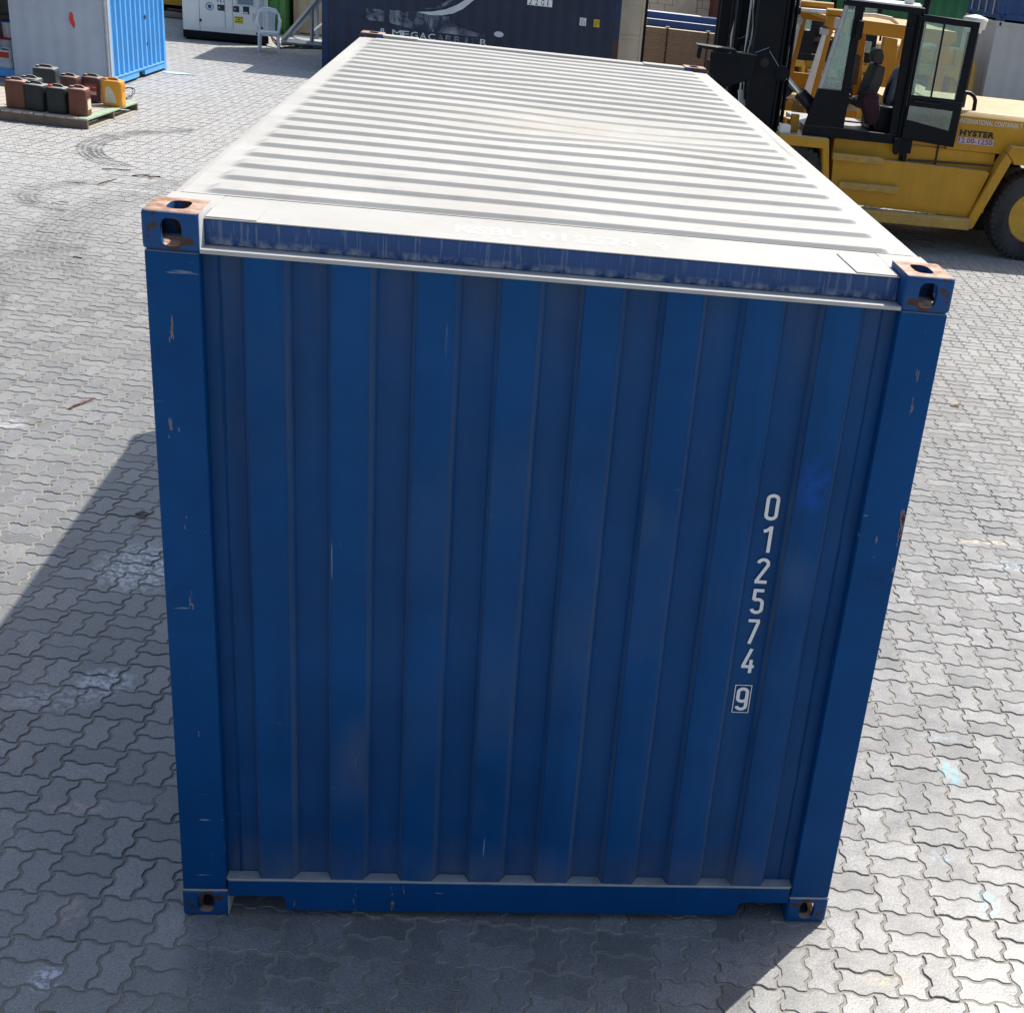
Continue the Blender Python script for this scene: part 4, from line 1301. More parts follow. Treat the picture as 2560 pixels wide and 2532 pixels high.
# ---------------------------------------------------------------- generator
gen = thing('generator', 'white canopy generator on a black base at the back', 'generator', (-6.19, 28.45, 0), R(11.0))
GW, GD, GH = 1.823, 2.9, 1.72
gb = part('canopy', MB().box(0, GW, 0, GD, 0.205, GH), 'genwhite', gen, 0.012, 2)
part('base', MB().box(-0.004, GW + 0.004, -0.012, GD + 0.01, 0.045, 0.2045), 'black', gen, 0.006)
for yy in (0.12, 1.4, 2.6):
    part('runner', MB().box(0.05, 0.55, yy, yy + 0.12, 0.0, 0.0445), 'black', gen)
    part('runner', MB().box(GW - 0.62, GW - 0.1, yy, yy + 0.12, 0.0, 0.0445), 'black', gen)
def gdoor(a, b, z0, z1):
    return part('door', MB().box(a, b, -0.008, -0.0005, z0, z1), 'genwhite', gb, 0.003)
d1 = gdoor(0.362, 0.893, 0.30, 1.60)
d2 = gdoor(0.905, 1.060, 0.30, 1.60)
d3 = gdoor(1.072, 1.585, 0.30, 1.60)
part('seam', MB().box(0.350, 0.358, -0.0025, -0.0003, 0.21, 1.68), 'printdark', gb)
part('seam', MB().box(0.897, 0.902, -0.0025, -0.0003, 0.30, 1.60), 'printdark', gb)
part('seam', MB().box(1.063, 1.069, -0.0025, -0.0003, 0.30, 1.60), 'printdark', gb)
for (a, z, w_) in ((0.74, 0.665, 0.15), (1.075, 0.665, 0.13)):
    h_ = part('latch', MB().box(a, a + w_, -0.016, -0.0058, z, z + 0.125), 'printdark', gb, 0.003)
    part('latch_lever', MB().box(a + 0.02, a + 0.055, -0.026, -0.0165, z + 0.045, z + 0.08), 'pale_steel', h_)
part('hinge', MB().box(0.345, 0.395, -0.026, -0.0058, 0.40, 0.46), 'printdark', gb, 0.004)
part('hinge', MB().box(0.345, 0.395, -0.026, -0.0058, 1.35, 1.41), 'printdark', gb, 0.004)
sg = part('round_sign', MB().lathe([(0.086, -0.0095), (0.086, -0.0046)], (0.575, 0, 0.735), 'y', 24), 'bluesign', gb)
part('sign_ring', MB().lathe([(0.072, -0.0108), (0.072, -0.0098)], (0.575, 0, 0.735), 'y', 24), 'white', sg)
part('sign_symbol', MB().prism([(0.535, 0.77), (0.535, 0.735), (0.555, 0.695), (0.575, 0.685), (0.595, 0.695), (0.615, 0.735), (0.615, 0.77), (0.59, 0.765), (0.575, 0.78), (0.56, 0.765)], -0.0122, -0.0110), 'bluesign', sg)
for i, mt in enumerate(('bluesign', 'bluesign', 'printpink')):
    part('small_sign', MB().prism([(0.742 + 0.06 * i, 0.84), (0.762 + 0.06 * i, 0.84), (0.765 + 0.06 * i, 0.875), (0.752 + 0.06 * i, 0.90), (0.739 + 0.06 * i, 0.875)], -0.0098, -0.0046), mt, gb)
ys_ = part('warning_label', MB().box(1.095, 1.285, -0.0098, -0.0058, 0.43, 0.575), 'yellowsign', gb)
part('label_print', MB().box(1.105, 1.275, -0.011, -0.010, 0.548, 0.562), 'printdark', ys_)
part('label_print', MB().prism([(1.165, 0.50), (1.215, 0.50), (1.19, 0.54)], -0.011, -0.010), 'printdark', ys_)
part('label_print', MB().box(1.115, 1.265, -0.011, -0.010, 0.462, 0.474), 'printdark', ys_)
part('control_plate', MB().box(1.285, 1.42, -0.0098, -0.0058, 0.64, 0.80), 'printdark', gb)
part('control_label', MB().box(1.295, 1.385, -0.0112, -0.0100, 0.645, 0.685), 'printgrey', gb)
part('window_frame', MB().box(1.13, 1.545, -0.016, -0.0086, 0.80, 1.15), 'printgrey', gb, 0.004)
part('window', MB().box(1.17, 1.505, -0.0180, -0.0165, 0.84, 1.11), 'steel', gb)
part('paper_label', MB().box(1.485, 1.575, -0.0098, -0.0058, 0.50, 0.67), 'printgrey', gb)
gr = part('grille', MB().box(1.632, 1.745, -0.004, -0.0005, 0.34, 1.55), 'grille', gb)
gm = MB()
for sgn in (-1, 1):
    for k in range(-2, 46):
        z = 0.33 + k * 0.0285
        a, b = (1.632, z), (1.745, z + sgn * 0.113)
        if 0.335 < min(a[1], b[1]) and max(a[1], b[1]) < 1.555:
            gm.tube([(a[0], -0.0065, a[1]), (b[0], -0.0065, b[1])], 0.0052, 4)
part('grille_mesh', gm, 'genwhite', gr)
part('socket', MB().tube([(1.56, -0.03, 0.255), (1.62, -0.06, 0.235), (1.68, -0.05, 0.21)], 0.022, 8), 'printdark', gb)
for k in range(3):
    single('cable', MB().tube([(-4.40 + 0.02 * k, 28.92, 0.28 - 0.04 * k), (-4.28 + 0.05 * k, 28.7, 0.12), (-4.15 + 0.04 * k, 28.6 - 0.1 * k, 0.02), (-3.9, 28.7 + 0.3 * k, 0.016), (-3.2, 29.3 + 0.4 * k, 0.016)], 0.014, 7), 'printblack',
           'black cable from the generator, %s of three' % ('nearest', 'middle', 'farthest')[k], 'cable', 'cables behind the chair')

# ---------------------------------------------------------------- plastic chair
ch = thing('chair', 'white plastic armchair with a lattice back before the generator', 'chair', (-4.21, 27.72, 0), R(8))
for sx in (-1, 1):
    part('leg', MB().tube([(sx * 0.215, -0.21, 0.0), (sx * 0.205, -0.19, 0.25), (sx * 0.195, -0.17, 0.41)], 0.02, 8, True, [0.020, 0.026, 0.032]), 'plastic_white', ch)
    part('leg', MB().tube([(sx * 0.19, 0.25, 0.0), (sx * 0.18, 0.21, 0.25), (sx * 0.17, 0.17, 0.41)], 0.02, 8, True, [0.020, 0.026, 0.030]), 'plastic_white', ch)
    part('armrest', MB().tube([(sx * 0.205, -0.19, 0.40), (sx * 0.245, -0.20, 0.55), (sx * 0.255, -0.12, 0.64), (sx * 0.25, 0.10, 0.66), (sx * 0.215, 0.22, 0.70)], 0.024, 8), 'plastic_white', ch)
part('seat', MB().loft([[(a, b, zz) for a, b in rrect(-0.22 * s_, 0.22 * s_, -0.22 * s_, 0.21 * s_, 0.06, 5)] for zz, s_ in ((0.375, 0.97), (0.38, 1.0), (0.42, 1.0), (0.428, 0.96))]), 'plastic_white', ch)
bk = part('back_frame', MB().tube([(-0.20, 0.19, 0.42), (-0.225, 0.24, 0.62), (-0.215, 0.28, 0.76), (-0.14, 0.30, 0.85), (0, 0.305, 0.875), (0.14, 0.30, 0.85), (0.215, 0.28, 0.76), (0.225, 0.24, 0.62), (0.20, 0.19, 0.42)], 0.028, 8), 'plastic_white', ch)
part('top_rail', MB().tube([(-0.17, 0.285, 0.80), (0, 0.30, 0.835), (0.17, 0.285, 0.80)], 0.04, 8), 'plastic_white', bk)
sp = MB()
for k in range(13):
    xx = -0.075 + k * 0.0125
    sp.tube([(xx, 0.20, 0.42), (xx * 1.15, 0.265, 0.70), (xx * 1.2, 0.295, 0.83)], 0.0042, 5)
for k in range(15):
    zz = 0.45 + k * 0.025
    yy = 0.20 + (zz - 0.42) * 0.23
    sp.tube([(-0.09, yy, zz), (0.09, yy, zz)], 0.0042, 5)
part('back_lattice', sp, 'plastic_white', ch)
for s_ in (-1, 1):
    part('back_slat', MB().tube([(s_ * 0.105, 0.205, 0.42), (s_ * 0.115, 0.262, 0.68), (s_ * 0.125, 0.295, 0.83)], 0.017, 6), 'plastic_white', ch)

# ---------------------------------------------------------------- grey triangular steel frame
tf_ = thing('gangway', 'grey triangular steel gangway frame standing beside the navy container', 'gangway', (-4.2, 29.4, 0), 0)
def bar(m, a, b, w=0.045):
    return m.tube([a, b], w, 4)
for yy in (0.0, 0.9):
    part('base_beam', bar(MB(), (0, yy, 0.075), (3.0, yy, 0.075), 0.075), 'steel', tf_)
    part('diagonal', bar(MB(), (0.03, yy, 0.10), (1.35, yy, 1.72), 0.055), 'steel', tf_)
    part('upright', bar(MB(), (0.69, yy, 0.11), (0.69, yy, 0.90), 0.045), 'steel', tf_)
    part('upright', bar(MB(), (1.35, yy, 0.11), (1.35, yy, 1.72), 0.045), 'steel', tf_)
part('cross_beam', bar(MB(), (0.02, 0.0, 0.075), (0.02, 0.9, 0.075), 0.05), 'steel', tf_)
part('deck_plate', MB().box(0.1, 2.9, 0.05, 0.85, 0.10, 0.112), 'pale_steel', tf_)
part('cross_brace', bar(MB(), (0.69, 0.02, 0.35), (1.30, 0.88, 0.9), 0.03), 'steel', tf_)

# ---------------------------------------------------------------- yellow trailer, far left
tl = thing('trailer', 'yellow flatbed trailer seen between the blue store and generator', 'trailer', (-11.0, 33.6, 0), 0)
part('bed', MB().box(0, 3.85, 0, 2.4, 0.27, 0.45), 'yellow', tl, 0.01)
part('side_beam', MB().box(0, 3.82, -0.05, -0.002, 0.25, 0.38), 'yellow', tl)
for xx in (0.7, 1.9, 3.05):
    w_ = part('wheel', MB().lathe([(0.08, 0), (0.115, 0.03), (0.125, 0.15), (0.115, 0.27), (0.08, 0.30)], (xx, 0.2, 0.125), 'y', 24), 'rubber', tl)
part('chassis', MB().box(0.1, 3.7, 0.7, 1.7, 0.10, 0.265), 'black', tl)
sk = MB().loft([[(a * s_, b * s_, zz) for a, b in rrect(-0.5, 0.5, -0.3, 0.3, 0.18, 5)] for zz, s_ in ((0, 0.95), (0.04, 1.0), (0.09, 0.85), (0.13, 0.45))])
single('rubble_sack', sk, 'sack', 'brown grey sack lying before the low yellow trailer', 'sack', loc=(-7.55, 33.0, 0))

# ---------------------------------------------------------------- cream gate, board stack, block wall
cg = thing('steel_gate', 'cream steel gate leaf standing beside the navy container', 'gate', (3.365, 25.9, 0))
part('sheet', MB().box(0.0, 0.49, 0.03, 0.05, 0.02, 2.50), 'cream', cg)
for z in (0.05, 0.62, 1.22, 1.80, 2.38):
    part('batten', MB().box(0.012, 0.452, 0.012, 0.0295, z, z + 0.07), 'cream', cg, 0.004)
for xx in (0.0, 0.452):
    part('stile', MB().box(xx, xx + 0.05, 0.0, 0.0295, 0.0, 2.50), 'cream', cg, 0.004)
part('edge_post', MB().box(0.505, 0.56, -0.01, 0.06, 0.0, 2.55), 'black', cg)

stk = thing('board_stack', 'strapped stack of brown boards beyond the roof end', 'board stack', (4.24, 30.0, 0))
nb_ = 24
bh = 1.0 / nb_
bm_ = to_mesh('board', MB().box(0, 2.44, 0, 1.22, 0.004, bh - 0.003), 0.002)
bm_.materials.append(MAT['board'])
for k in range(nb_):
    o = link('board', bm_, stk)
    o.location = (random.uniform(-.012, .012), random.uniform(-.008, .008), 0.24 + k * bh)
for xx in (0.2, 1.2, 2.1):
    part('bearer', MB().box(xx, xx + 0.1, 0.0, 1.22, 0.0, 0.243), 'wooddark', stk)
for xx in (0.60, 1.61):
    part('strap', MB().box(xx, xx + 0.035, -0.016, -0.0058, 0.22, 1.245).box(xx, xx + 0.035, -0.015, 1.24, 1.2435, 1.2475), 'printblack', stk)
    part('strap_block', MB().box(xx - 0.03, xx + 0.06, -0.02, 0.10, 1.2478, 1.285), 'wood', stk, 0.004)
for k, (y0, z0_, lb) in enumerate(((0.36, 1.2485, 'front blue faced board lying on top of the board stack'), (0.86, 1.40, 'rear blue faced board lying on top of the board stack'))):
    pb = thing('blue_panel', lb, 'panel', (4.34, 30.0 + y0 - (0.2 if k else 0), z0_), R(-1.5), 'blue faced boards on the stack')
    part('face', MB().box(0.03, 2.35, 0, 0.46 if k == 0 else 0.5, 0.002 if k == 0 else 0.0, 0.15), 'blueboard', pb, 0.003)
    part('end_grain', MB().box(0.0, 0.0295, 0.0, 0.46, 0.002, 0.149), 'fresh_wood', pb)

wall = thing('block_wall', 'pale concrete block wall at the back behind the board stack', 'wall', (3.2, 33.4, 0))
part('mortar_bed', MB().box(0, 4.8, 0.006, 0.18, 0, 3.0), 'mortar', wall)
bl = to_mesh('block', MB().box(0.006, 0.394, 0, 0.19, 0.005, 0.195), 0.004)
bl.materials.append(MAT['block'])
for j in range(15):
    for i in range(12):
        o = link('block', bl, wall)
        o.location = (i * 0.4 - (0.2 if j % 2 else 0) + 0.1, random.uniform(-0.003, 0.003), j * 0.2)
        o.rotation_euler = (0, 0, random.uniform(-.004, .004))
part('pier', MB().box(2.15, 2.75, -0.03, -0.006, 0, 3.0), 'block', wall, 0.004)

# ---------------------------------------------------------------- forklifts
def wheel(t, x, y, r_, wd_, side=-1, name='wheel'):
    """tyre with tread lugs, rim; outer face towards -y"""
    w = part(name, MB().lathe([(r_ * 0.56, wd_), (r_ * 0.80, wd_), (r_ * 0.95, wd_ * 0.97), (r_, wd_ * 0.86), (r_, wd_ * 0.14), (r_ * 0.965, 0.02), (r_ * 0.88, 0.0), (r_ * 0.72, 0.006), (r_ * 0.58, 0.03), (r_ * 0.54, 0.06)], (x, y, r_), 'y', 48), 'rubber', t, world=True)
    lg = MB()
    for k in range(44):
        a = 2 * math.pi * k / 44
        lg.mark()
        lg.box(-0.022, 0.022, 0.012, wd_ - 0.012, r_ - 0.006, r_ + 0.007)
        lg.box(-0.016, 0.016, 0.014, 0.035, r_ * 0.94, r_ - 0.006)
        lg.apply(Matrix.Translation((x, y, r_)) @ Matrix.Rotation(a, 4, 'Y'))
    part('tread', lg, 'rubber', w, world=True)
    part('rim', MB().lathe([(r_ * 0.575, 0.05), (r_ * 0.575, 0.035), (r_ * 0.54, 0.028), (r_ * 0.50, 0.045), (r_ * 0.48, 0.10), (r_ * 0.42, 0.125), (r_ * 0.30, 0.120), (r_ * 0.27, 0.10), (r_ * 0.16, 0.095), (r_ * 0.15, 0.05), (r_ * 0.10, 0.045)], (x, y, r_), 'y', 40), 'rim', w, world=True)
    nt = MB()
    for k in range(10):
        a = 2 * math.pi * k / 10 + 0.2
        cx_, cz_ = x + r_ * 0.36 * math.cos(a), r_ + r_ * 0.36 * math.sin(a)
        nt.cyl((cx_, y + 0.098, cz_), (cx_, y + 0.13, cz_), 0.018, 6)
    part('wheel_nuts', nt, 'rim', w, world=True)
    hl = MB()
    for k in range(8):
        a = 2 * math.pi * k / 8
        cx_, cz_ = x + r_ * 0.455 * math.cos(a), r_ + r_ * 0.455 * math.sin(a)
        hl.cyl((cx_, y + 0.095, cz_), (cx_, y + 0.13, cz_), 0.014, 8)
    part('rim_holes', hl, 'printblack', w, world=True)
    return w

def tread_step(t, x0, x1, y0, y1, z0, z1, mat='step_yellow'):
    s_ = part('step', MB().box(x0, x1, y0, y1, z0, z1), mat, t, 0.003, world=True)
    tm = MB()
    n = int((x1 - x0) / 0.024)
    for k in range(n):
        xx = x0 + 0.006 + k * (x1 - x0 - 0.012) / n
        tm.prism([(xx, z1 - 0.004), (xx + 0.016, z1 - 0.004), (xx + 0.008, z1 + 0.012)], y0 + 0.001, y0 + 0.006)
        for j in range(3):
            zz = z0 + 0.012 + j * (z1 - z0 - 0.02) / 3
            tm.box(xx + (0.006 if j % 2 else 0), xx + 0.010 + (0.006 if j % 2 else 0), y0 - 0.004, y0 + 0.001, zz, zz + 0.008)
    part('step_grip', tm, mat, s_, world=True)
    return s_

def frame_quad(m, outer, hole, y0, y1):
    """frame between quadrilateral outline and quadrilateral opening, extruded in y"""
    n = len(outer)
    o = len(m.v)
    for yy in (y0, y1):
        m.v += [(a, yy, b) for a, b in outer]
        m.v += [(a, yy, b) for a, b in hole]
    for k in range(n):
        k2 = (k + 1) % n
        m.f.append((o + k, o + k2, o + n + k2, o + n + k))
        m.f.append((o + 2 * n + k, o + 3 * n + k, o + 3 * n + k2, o + 2 * n + k2))
        m.f.append((o + k, o + 2 * n + k, o + 2 * n + k2, o + k2))
        m.f.append((o + n + k, o + n + k2, o + 3 * n + k2, o + 3 * n + k))
    return m

def make_forklift():
    t = thing('forklift', 'yellow forklift with an open black cab door on the near right', 'forklift', (4.0, 12.7, 0), 0, 'heavy forklifts parked in a row')
    Y0, Y1 = 12.70, 15.10
    P = lambda name, m, mat, bevel=0.0, parent=t, seg=1: part(name, m, mat, parent, bevel, seg, world=True)
    # chassis and body
    P('chassis', MB().box(4.55, 8.9, 13.35, 14.45, 0.45, 0.95), 'black')
    P('body', MB().box(5.16, 7.30, 12.83, Y1 - 0.13, 0.55, 1.315), 'yellow', 0.01)
    for y0, y1 in ((Y0, Y0 + 0.128), (Y1 - 0.128, Y1)):
        P('side_panel', MB().prism([(5.19, 0.54), (7.045, 0.50), (7.225, 1.085), (7.19, 1.10), (5.80, 1.118), (5.15, 1.12)], y0, y1), 'yellow', 0.008, seg=2)
        P('mudguard_strut', MB().prism([(7.035, 0.47), (7.085, 0.365), (7.125, 0.375), (7.465, 1.265), (7.375, 1.355), (7.30, 1.20)], y0 - 0.06, y1 + 0.02), 'yellow', 0.008)
        P('rear_mudguard', MB().prism([(7.382, 1.36), (7.475, 1.268), (7.50, 1.225), (8.75, 1.225), (8.95, 1.0), (8.98, 1.30), (8.85, 1.44), (7.43, 1.445)], y0 - 0.06, y1 + 0.30 if y0 < 13 else y1 + 0.05), 'yellow', 0.015, seg=2)
        fy0, fy1 = (y0 - 0.05, 13.345) if y0 < 13 else (14.455, y1 + 0.05)
        P('front_mudguard', MB().prism([(4.42, 1.19), (4.99, 1.19), (5.085, 0.55), (5.175, 0.55), (5.05, 1.315), (4.42, 1.315)], fy0, fy1), 'yellow', 0.01)
    P('wheel_well', MB().box(4.42, 5.10, 13.05, 13.08, 0.3, 1.19), 'printblack')
    tread_step(t, 5.125, 5.775, Y0 - 0.10, Y0 - 0.002, 1.075, 1.15)
    tread_step(t, 5.265, 6.04, Y0 - 0.10, Y0 - 0.002, 0.735, 0.81)
    tread_step(t, 5.30, 7.05, Y0 - 0.13, Y0 + 0.06, 0.365, 0.50)
    hood = P('bonnet', MB().prism([(12.80, 1.318), (12.78, 1.74), (12.84, 1.80), (14.96, 1.80), (15.02, 1.74), (15.0, 1.318)], 6.62, 8.75, 'x'), 'yellow', 0.012, seg=2)
    P('bonnet_joint', MB().box(6.51, 6.53, 12.815, 12.829, 1.02, 1.40), 'printblack')
    P('lower_bonnet', MB().box(5.95, 6.615, 12.86, 14.95, 1.318, 1.78), 'yellow')
    P('counterweight', MB().prism([(8.752, 0.35), (9.25, 0.45), (9.38, 0.9), (9.35, 1.45), (9.2, 1.78), (8.752, 1.80)], 12.75, 15.05), 'yellow', 0.04, seg=2)
    P('pull_rod', MB().tube([(6.15, 12.80, 1.135), (6.8, 12.80, 1.155), (7.36, 12.79, 1.165)], 0.012, 7), 'twig')
    P('rod_bracket', MB().box(6.03, 6.12, 12.79, 12.828, 1.12, 1.26).cyl((6.075, 12.79, 1.15), (6.075, 12.74, 1.15), 0.02, 8), 'black')
    # lettering on the bonnet
    letters('lettering', 'GULF-INTERNATIONAL CONTAINER T', 'white', hood, (6.575, 7.555, 1.652, 1.712), 'xz', 12.7805, weight=0.006, world=True, space=1.05)
    letters('lettering', 'HYSTER', 'printblack', hood, (6.755, 7.215, 1.50, 1.575), 'xz', 12.7845, weight=0.05, world=True, space=1.1)
    st_ = P('sticker', MB().box(6.74, 7.22, 12.7835, 12.7842, 1.405, 1.485), 'printpink', parent=hood)
    letters('lettering', '12.00-1250', 'printmaroon', st_, (6.755, 7.205, 1.415, 1.477), 'xz', 12.7815, weight=0.008, world=True)
    # wheels
    for y in (12.72, 14.62):
        wheel(t, 7.95, y, 0.565, 0.36)
    for y in (12.74, 14.52):
        wheel(t, 4.62, y, 0.60, 0.55)
    # cab
    cy0, cy1 = 12.75, 13.85
    P('cab_floor', MB().box(4.80, 5.96, cy0 + 0.02, 14.30, 1.3185, 1.40), 'pale_steel')
    for yy, d_ in ((cy0, 0.0), (cy1 - 0.05, 0.27)):
        P('cab_sill', MB().prism([(4.72 + d_, 1.3165), (5.95 + d_, 1.3165), (5.95 + d_, 1.43), (5.235 + d_, 1.445), (4.735 + d_, 1.44)] if d_ == 0 else [(4.99, 1.401), (6.1, 1.401), (6.1, 1.42), (4.99, 1.42)], yy, yy + 0.05), 'black', 0.006)
        P('cab_front_panel', MB().prism([(4.737 + d_, 1.442), (5.225 + d_, 1.446), (5.135 + d_, 1.885), (4.842 + d_, 1.885)], yy + 0.002, yy + 0.048), 'black', 0.004)
        P('front_pillar', MB().prism([(4.842 + d_, 1.887), (4.885 + d_, 1.887), (5.062 + d_, 2.86), (5.02 + d_, 2.88)], yy - 0.003, yy + 0.053), 'pale_steel', 0.006)
        P('middle_pillar', MB().prism([(5.137 + d_, 1.447), (5.236 + d_, 1.447), (5.255 + d_, 2.86), (5.155 + d_, 2.86)], yy + 0.001, yy + 0.06), 'black', 0.006)
        P('rear_pillar', MB().prism([(5.83 + d_ * 1.1, 1.431), (5.965 + d_ * 1.1, 1.431), (5.96 + d_ * 1.1, 2.86), (5.825 + d_ * 1.1, 2.86)], yy + 0.001, yy + 0.06), 'black', 0.006)
        P('quarter_glass', MB().prism([(4.89 + d_, 1.89), (5.134 + d_, 1.89), (5.15 + d_, 2.835), (5.066 + d_, 2.835)], yy + 0.02, yy + 0.026), 'greenglass')
    ws = MB()
    ws.v = [(4.85, cy0 + 0.054, 1.89), (5.03, cy0 + 0.054, 2.86), (5.30, cy1 - 0.052, 2.86), (5.12, cy1 - 0.052, 1.89), (4.856, cy0 + 0.054, 1.89), (5.036, cy0 + 0.054, 2.86), (5.306, cy1 - 0.052, 2.86), (5.126, cy1 - 0.052, 1.89)]
    ws.f = [(0, 1, 2, 3), (7, 6, 5, 4), (0, 4, 5, 1), (1, 5, 6, 2), (2, 6, 7, 3), (3, 7, 4, 0)]
    P('windscreen', ws, 'greenglass')
    df = MB()
    df.v = [(4.74, cy0 + 0.05, 1.42), (4.84, cy0 + 0.05, 1.885), (5.11, cy1 - 0.05, 1.885), (5.01, cy1 - 0.05, 1.42), (4.77, cy0 + 0.05, 1.42), (4.87, cy0 + 0.05, 1.885), (5.14, cy1 - 0.05, 1.885), (5.04, cy1 - 0.05, 1.42)]
    df.f = [(0, 1, 2, 3), (7, 6, 5, 4), (0, 4, 5, 1), (1, 5, 6, 2), (2, 6, 7, 3), (3, 7, 4, 0)]
    P('dash_front', df, 'black')
    rf = P('cab_roof', MB().prism([(5.00, cy0 - 0.03), (6.00, cy0 - 0.03), (6.32, cy1 + 0.03), (5.29, cy1 + 0.03)], 2.862, 2.93, 'z'), 'black', 0.012, seg=2)
    P('roof_top', MB().prism([(5.05, cy0 + 0.01), (5.95, cy0 + 0.01), (6.26, cy1), (5.33, cy1)], 2.9305, 2.945, 'z'), 'white', 0.004, parent=rf)
    P('roof_lamp', MB().lathe([(0.035, 0), (0.05, 0.03), (0.052, 0.07), (0.03, 0.075)], (5.06, cy0 + 0.02, 2.95), 'y', 14), 'white', parent=rf)
    P('beacon', MB().lathe([(0.06, 0), (0.055, 0.02), (0.05, 0.11), (0.03, 0.13)], (6.0, 13.45, 2.946), 'z', 14), 'red_lamp', parent=rf)
    P('lamp_box', MB().box(5.83, 5.93, 13.0, 13.10, 2.946, 3.08), 'white', 0.006, parent=rf)
    P('exhaust_pipe', MB().tube([(6.09, 13.02, 1.80), (6.09, 13.02, 2.9), (6.10, 13.02, 3.05), (6.15, 13.04, 3.16), (6.28, 13.08, 3.22)], 0.05, 12), 'black')
    # open door lying back against the side
    dy0, dy1 = 12.655, 12.70
    dr = P('cab_door', frame_quad(MB(), [(5.965, 1.405), (6.665, 1.36), (6.70, 2.85), (5.985, 2.865)], [(5.995, 1.935), (6.575, 1.93), (6.60, 2.775), (6.005, 2.785)], dy0, dy1), 'black', 0.006)
    low = P('door_lower_frame', frame_quad(MB(), [(5.972, 1.42), (6.655, 1.385), (6.66, 1.90), (5.985, 1.91)], [(5.99, 1.64), (6.555, 1.555), (6.565, 1.795), (5.995, 1.81)], dy0 - 0.012, dy0 - 0.001), 'black', 0.003, parent=dr)
    P('door_glass', MB().box(6.0, 6.255, dy0 + 0.016, dy0 + 0.021, 1.93, 2.785), 'greenglass', parent=dr)
    P('door_glass', MB().box(6.262, 6.60, dy0 + 0.024, dy0 + 0.029, 1.93, 2.78), 'glass', parent=dr)
    P('sash_bar', MB().box(6.248, 6.266, dy0 + 0.004, dy0 + 0.032, 1.932, 2.78), 'black', parent=dr)
    P('door_glass', MB().prism([(5.992, 1.642), (6.553, 1.557), (6.563, 1.793), (5.997, 1.808)], dy0 - 0.008, dy0 - 0.004), 'glass', parent=dr)
    P('grab_bar', MB().tube([(6.02, dy0 - 0.012, 1.872), (6.03, dy0 - 0.04, 1.872), (6.38, dy0 - 0.04, 1.862), (6.39, dy0 - 0.012, 1.862)], 0.012, 8), 'black_gloss', parent=dr)
    P('door_hinge', MB().cyl((5.955, 12.72, 1.36), (5.955, 12.72, 2.84), 0.022, 10), 'black')
    P('door_stop', MB().prism([(5.90, 1.40), (5.90, 1.24), (5.915, 1.205), (5.945, 1.19), (5.975, 1.205), (5.99, 1.24), (5.99, 1.40)], 12.70, 12.745), 'black', 0.01)
    P('under_bracket', MB().box(5.99, 6.15, 12.75, 12.80, 1.22, 1.40), 'black')
    # mirror, wiper
    P('mirror', MB().prism(rrect(5.17, 5.245, 2.50, 2.72, 0.03), 12.60, 12.63), 'black', 0.008)
    P('mirror_arm', MB().tube([(5.19, 12.75, 2.70), (5.20, 12.66, 2.72), (5.20, 12.63, 2.62)], 0.012, 7), 'black')
    P('wiper', MB().tube([(4.93, 12.95, 2.02), (4.985, 13.0, 2.45)], 0.009, 6).box(4.955, 5.0, 12.98, 13.03, 2.22, 2.36), 'printblack')
    # seat and controls
    P('seat_base', MB().box(5.66, 5.92, 13.12, 13.60, 1.401, 1.66), 'black', 0.02)
    sq = P('seat', MB().prism([(5.42, 1.68), (5.46, 1.76), (5.60, 1.77), (5.80, 1.74), (5.80, 1.662), (5.47, 1.662)], 13.10, 13.60), 'seat', 0.035, seg=3)
    P('seat_back', MB().prism([(5.535, 1.78), (5.67, 1.76), (5.74, 2.0), (5.75, 2.19), (5.645, 2.20), (5.585, 2.0)], 13.13, 13.57), 'seat', 0.03, seg=3, parent=sq)
    P('headrest', MB().prism([(5.60, 2.215), (5.72, 2.20), (5.735, 2.30), (5.70, 2.38), (5.62, 2.38), (5.595, 2.32)], 13.22, 13.48), 'seat', 0.025, seg=3, parent=sq)
    P('armrest', MB().tube([(5.86, 13.30, 1.74), (5.86, 13.28, 1.95), (5.92, 13.28, 2.04), (6.08, 13.28, 2.03)], 0.022, 8), 'printblack')
    P('armrest', MB().tube([(5.93, 13.12, 1.74), (5.94, 13.12, 1.90), (6.0, 13.12, 1.97), (6.12, 13.12, 1.96)], 0.022, 8), 'printblack')
    P('steering_column', MB().tube([(5.12, 13.30, 1.42), (5.28, 13.30, 1.88)], 0.035, 8), 'black')
    sw = MB()
    ring = [(5.30 + 0.17 * math.cos(a) * 0.6, 13.30 + 0.17 * math.sin(a), 1.93 + 0.19 * math.cos(a) * -0.8) for a in np.linspace(0, 2 * math.pi, 21)]
    sw.tube(ring, 0.014, 6)
    sw.tube([ring[5], ring[15]], 0.01, 5)
    P('steering_wheel', sw, 'printblack')
    P('console', MB().box(5.70, 5.93, 12.92, 13.10, 1.401, 1.74), 'black', 0.015)
    lev = MB()
    for k in range(4):
        lev.tube([(5.50 + 0.05 * k, 13.15, 1.68), (5.47 + 0.055 * k, 13.12, 1.82)], 0.011, 6)
        lev.lathe([(0.012, 0), (0.02, 0.01), (0.02, 0.03), (0.01, 0.04)], (5.468 + 0.055 * k, 13.12, 1.81), 'z', 8)
    P('levers', lev, 'printblack')
    return t
fk1 = make_forklift()
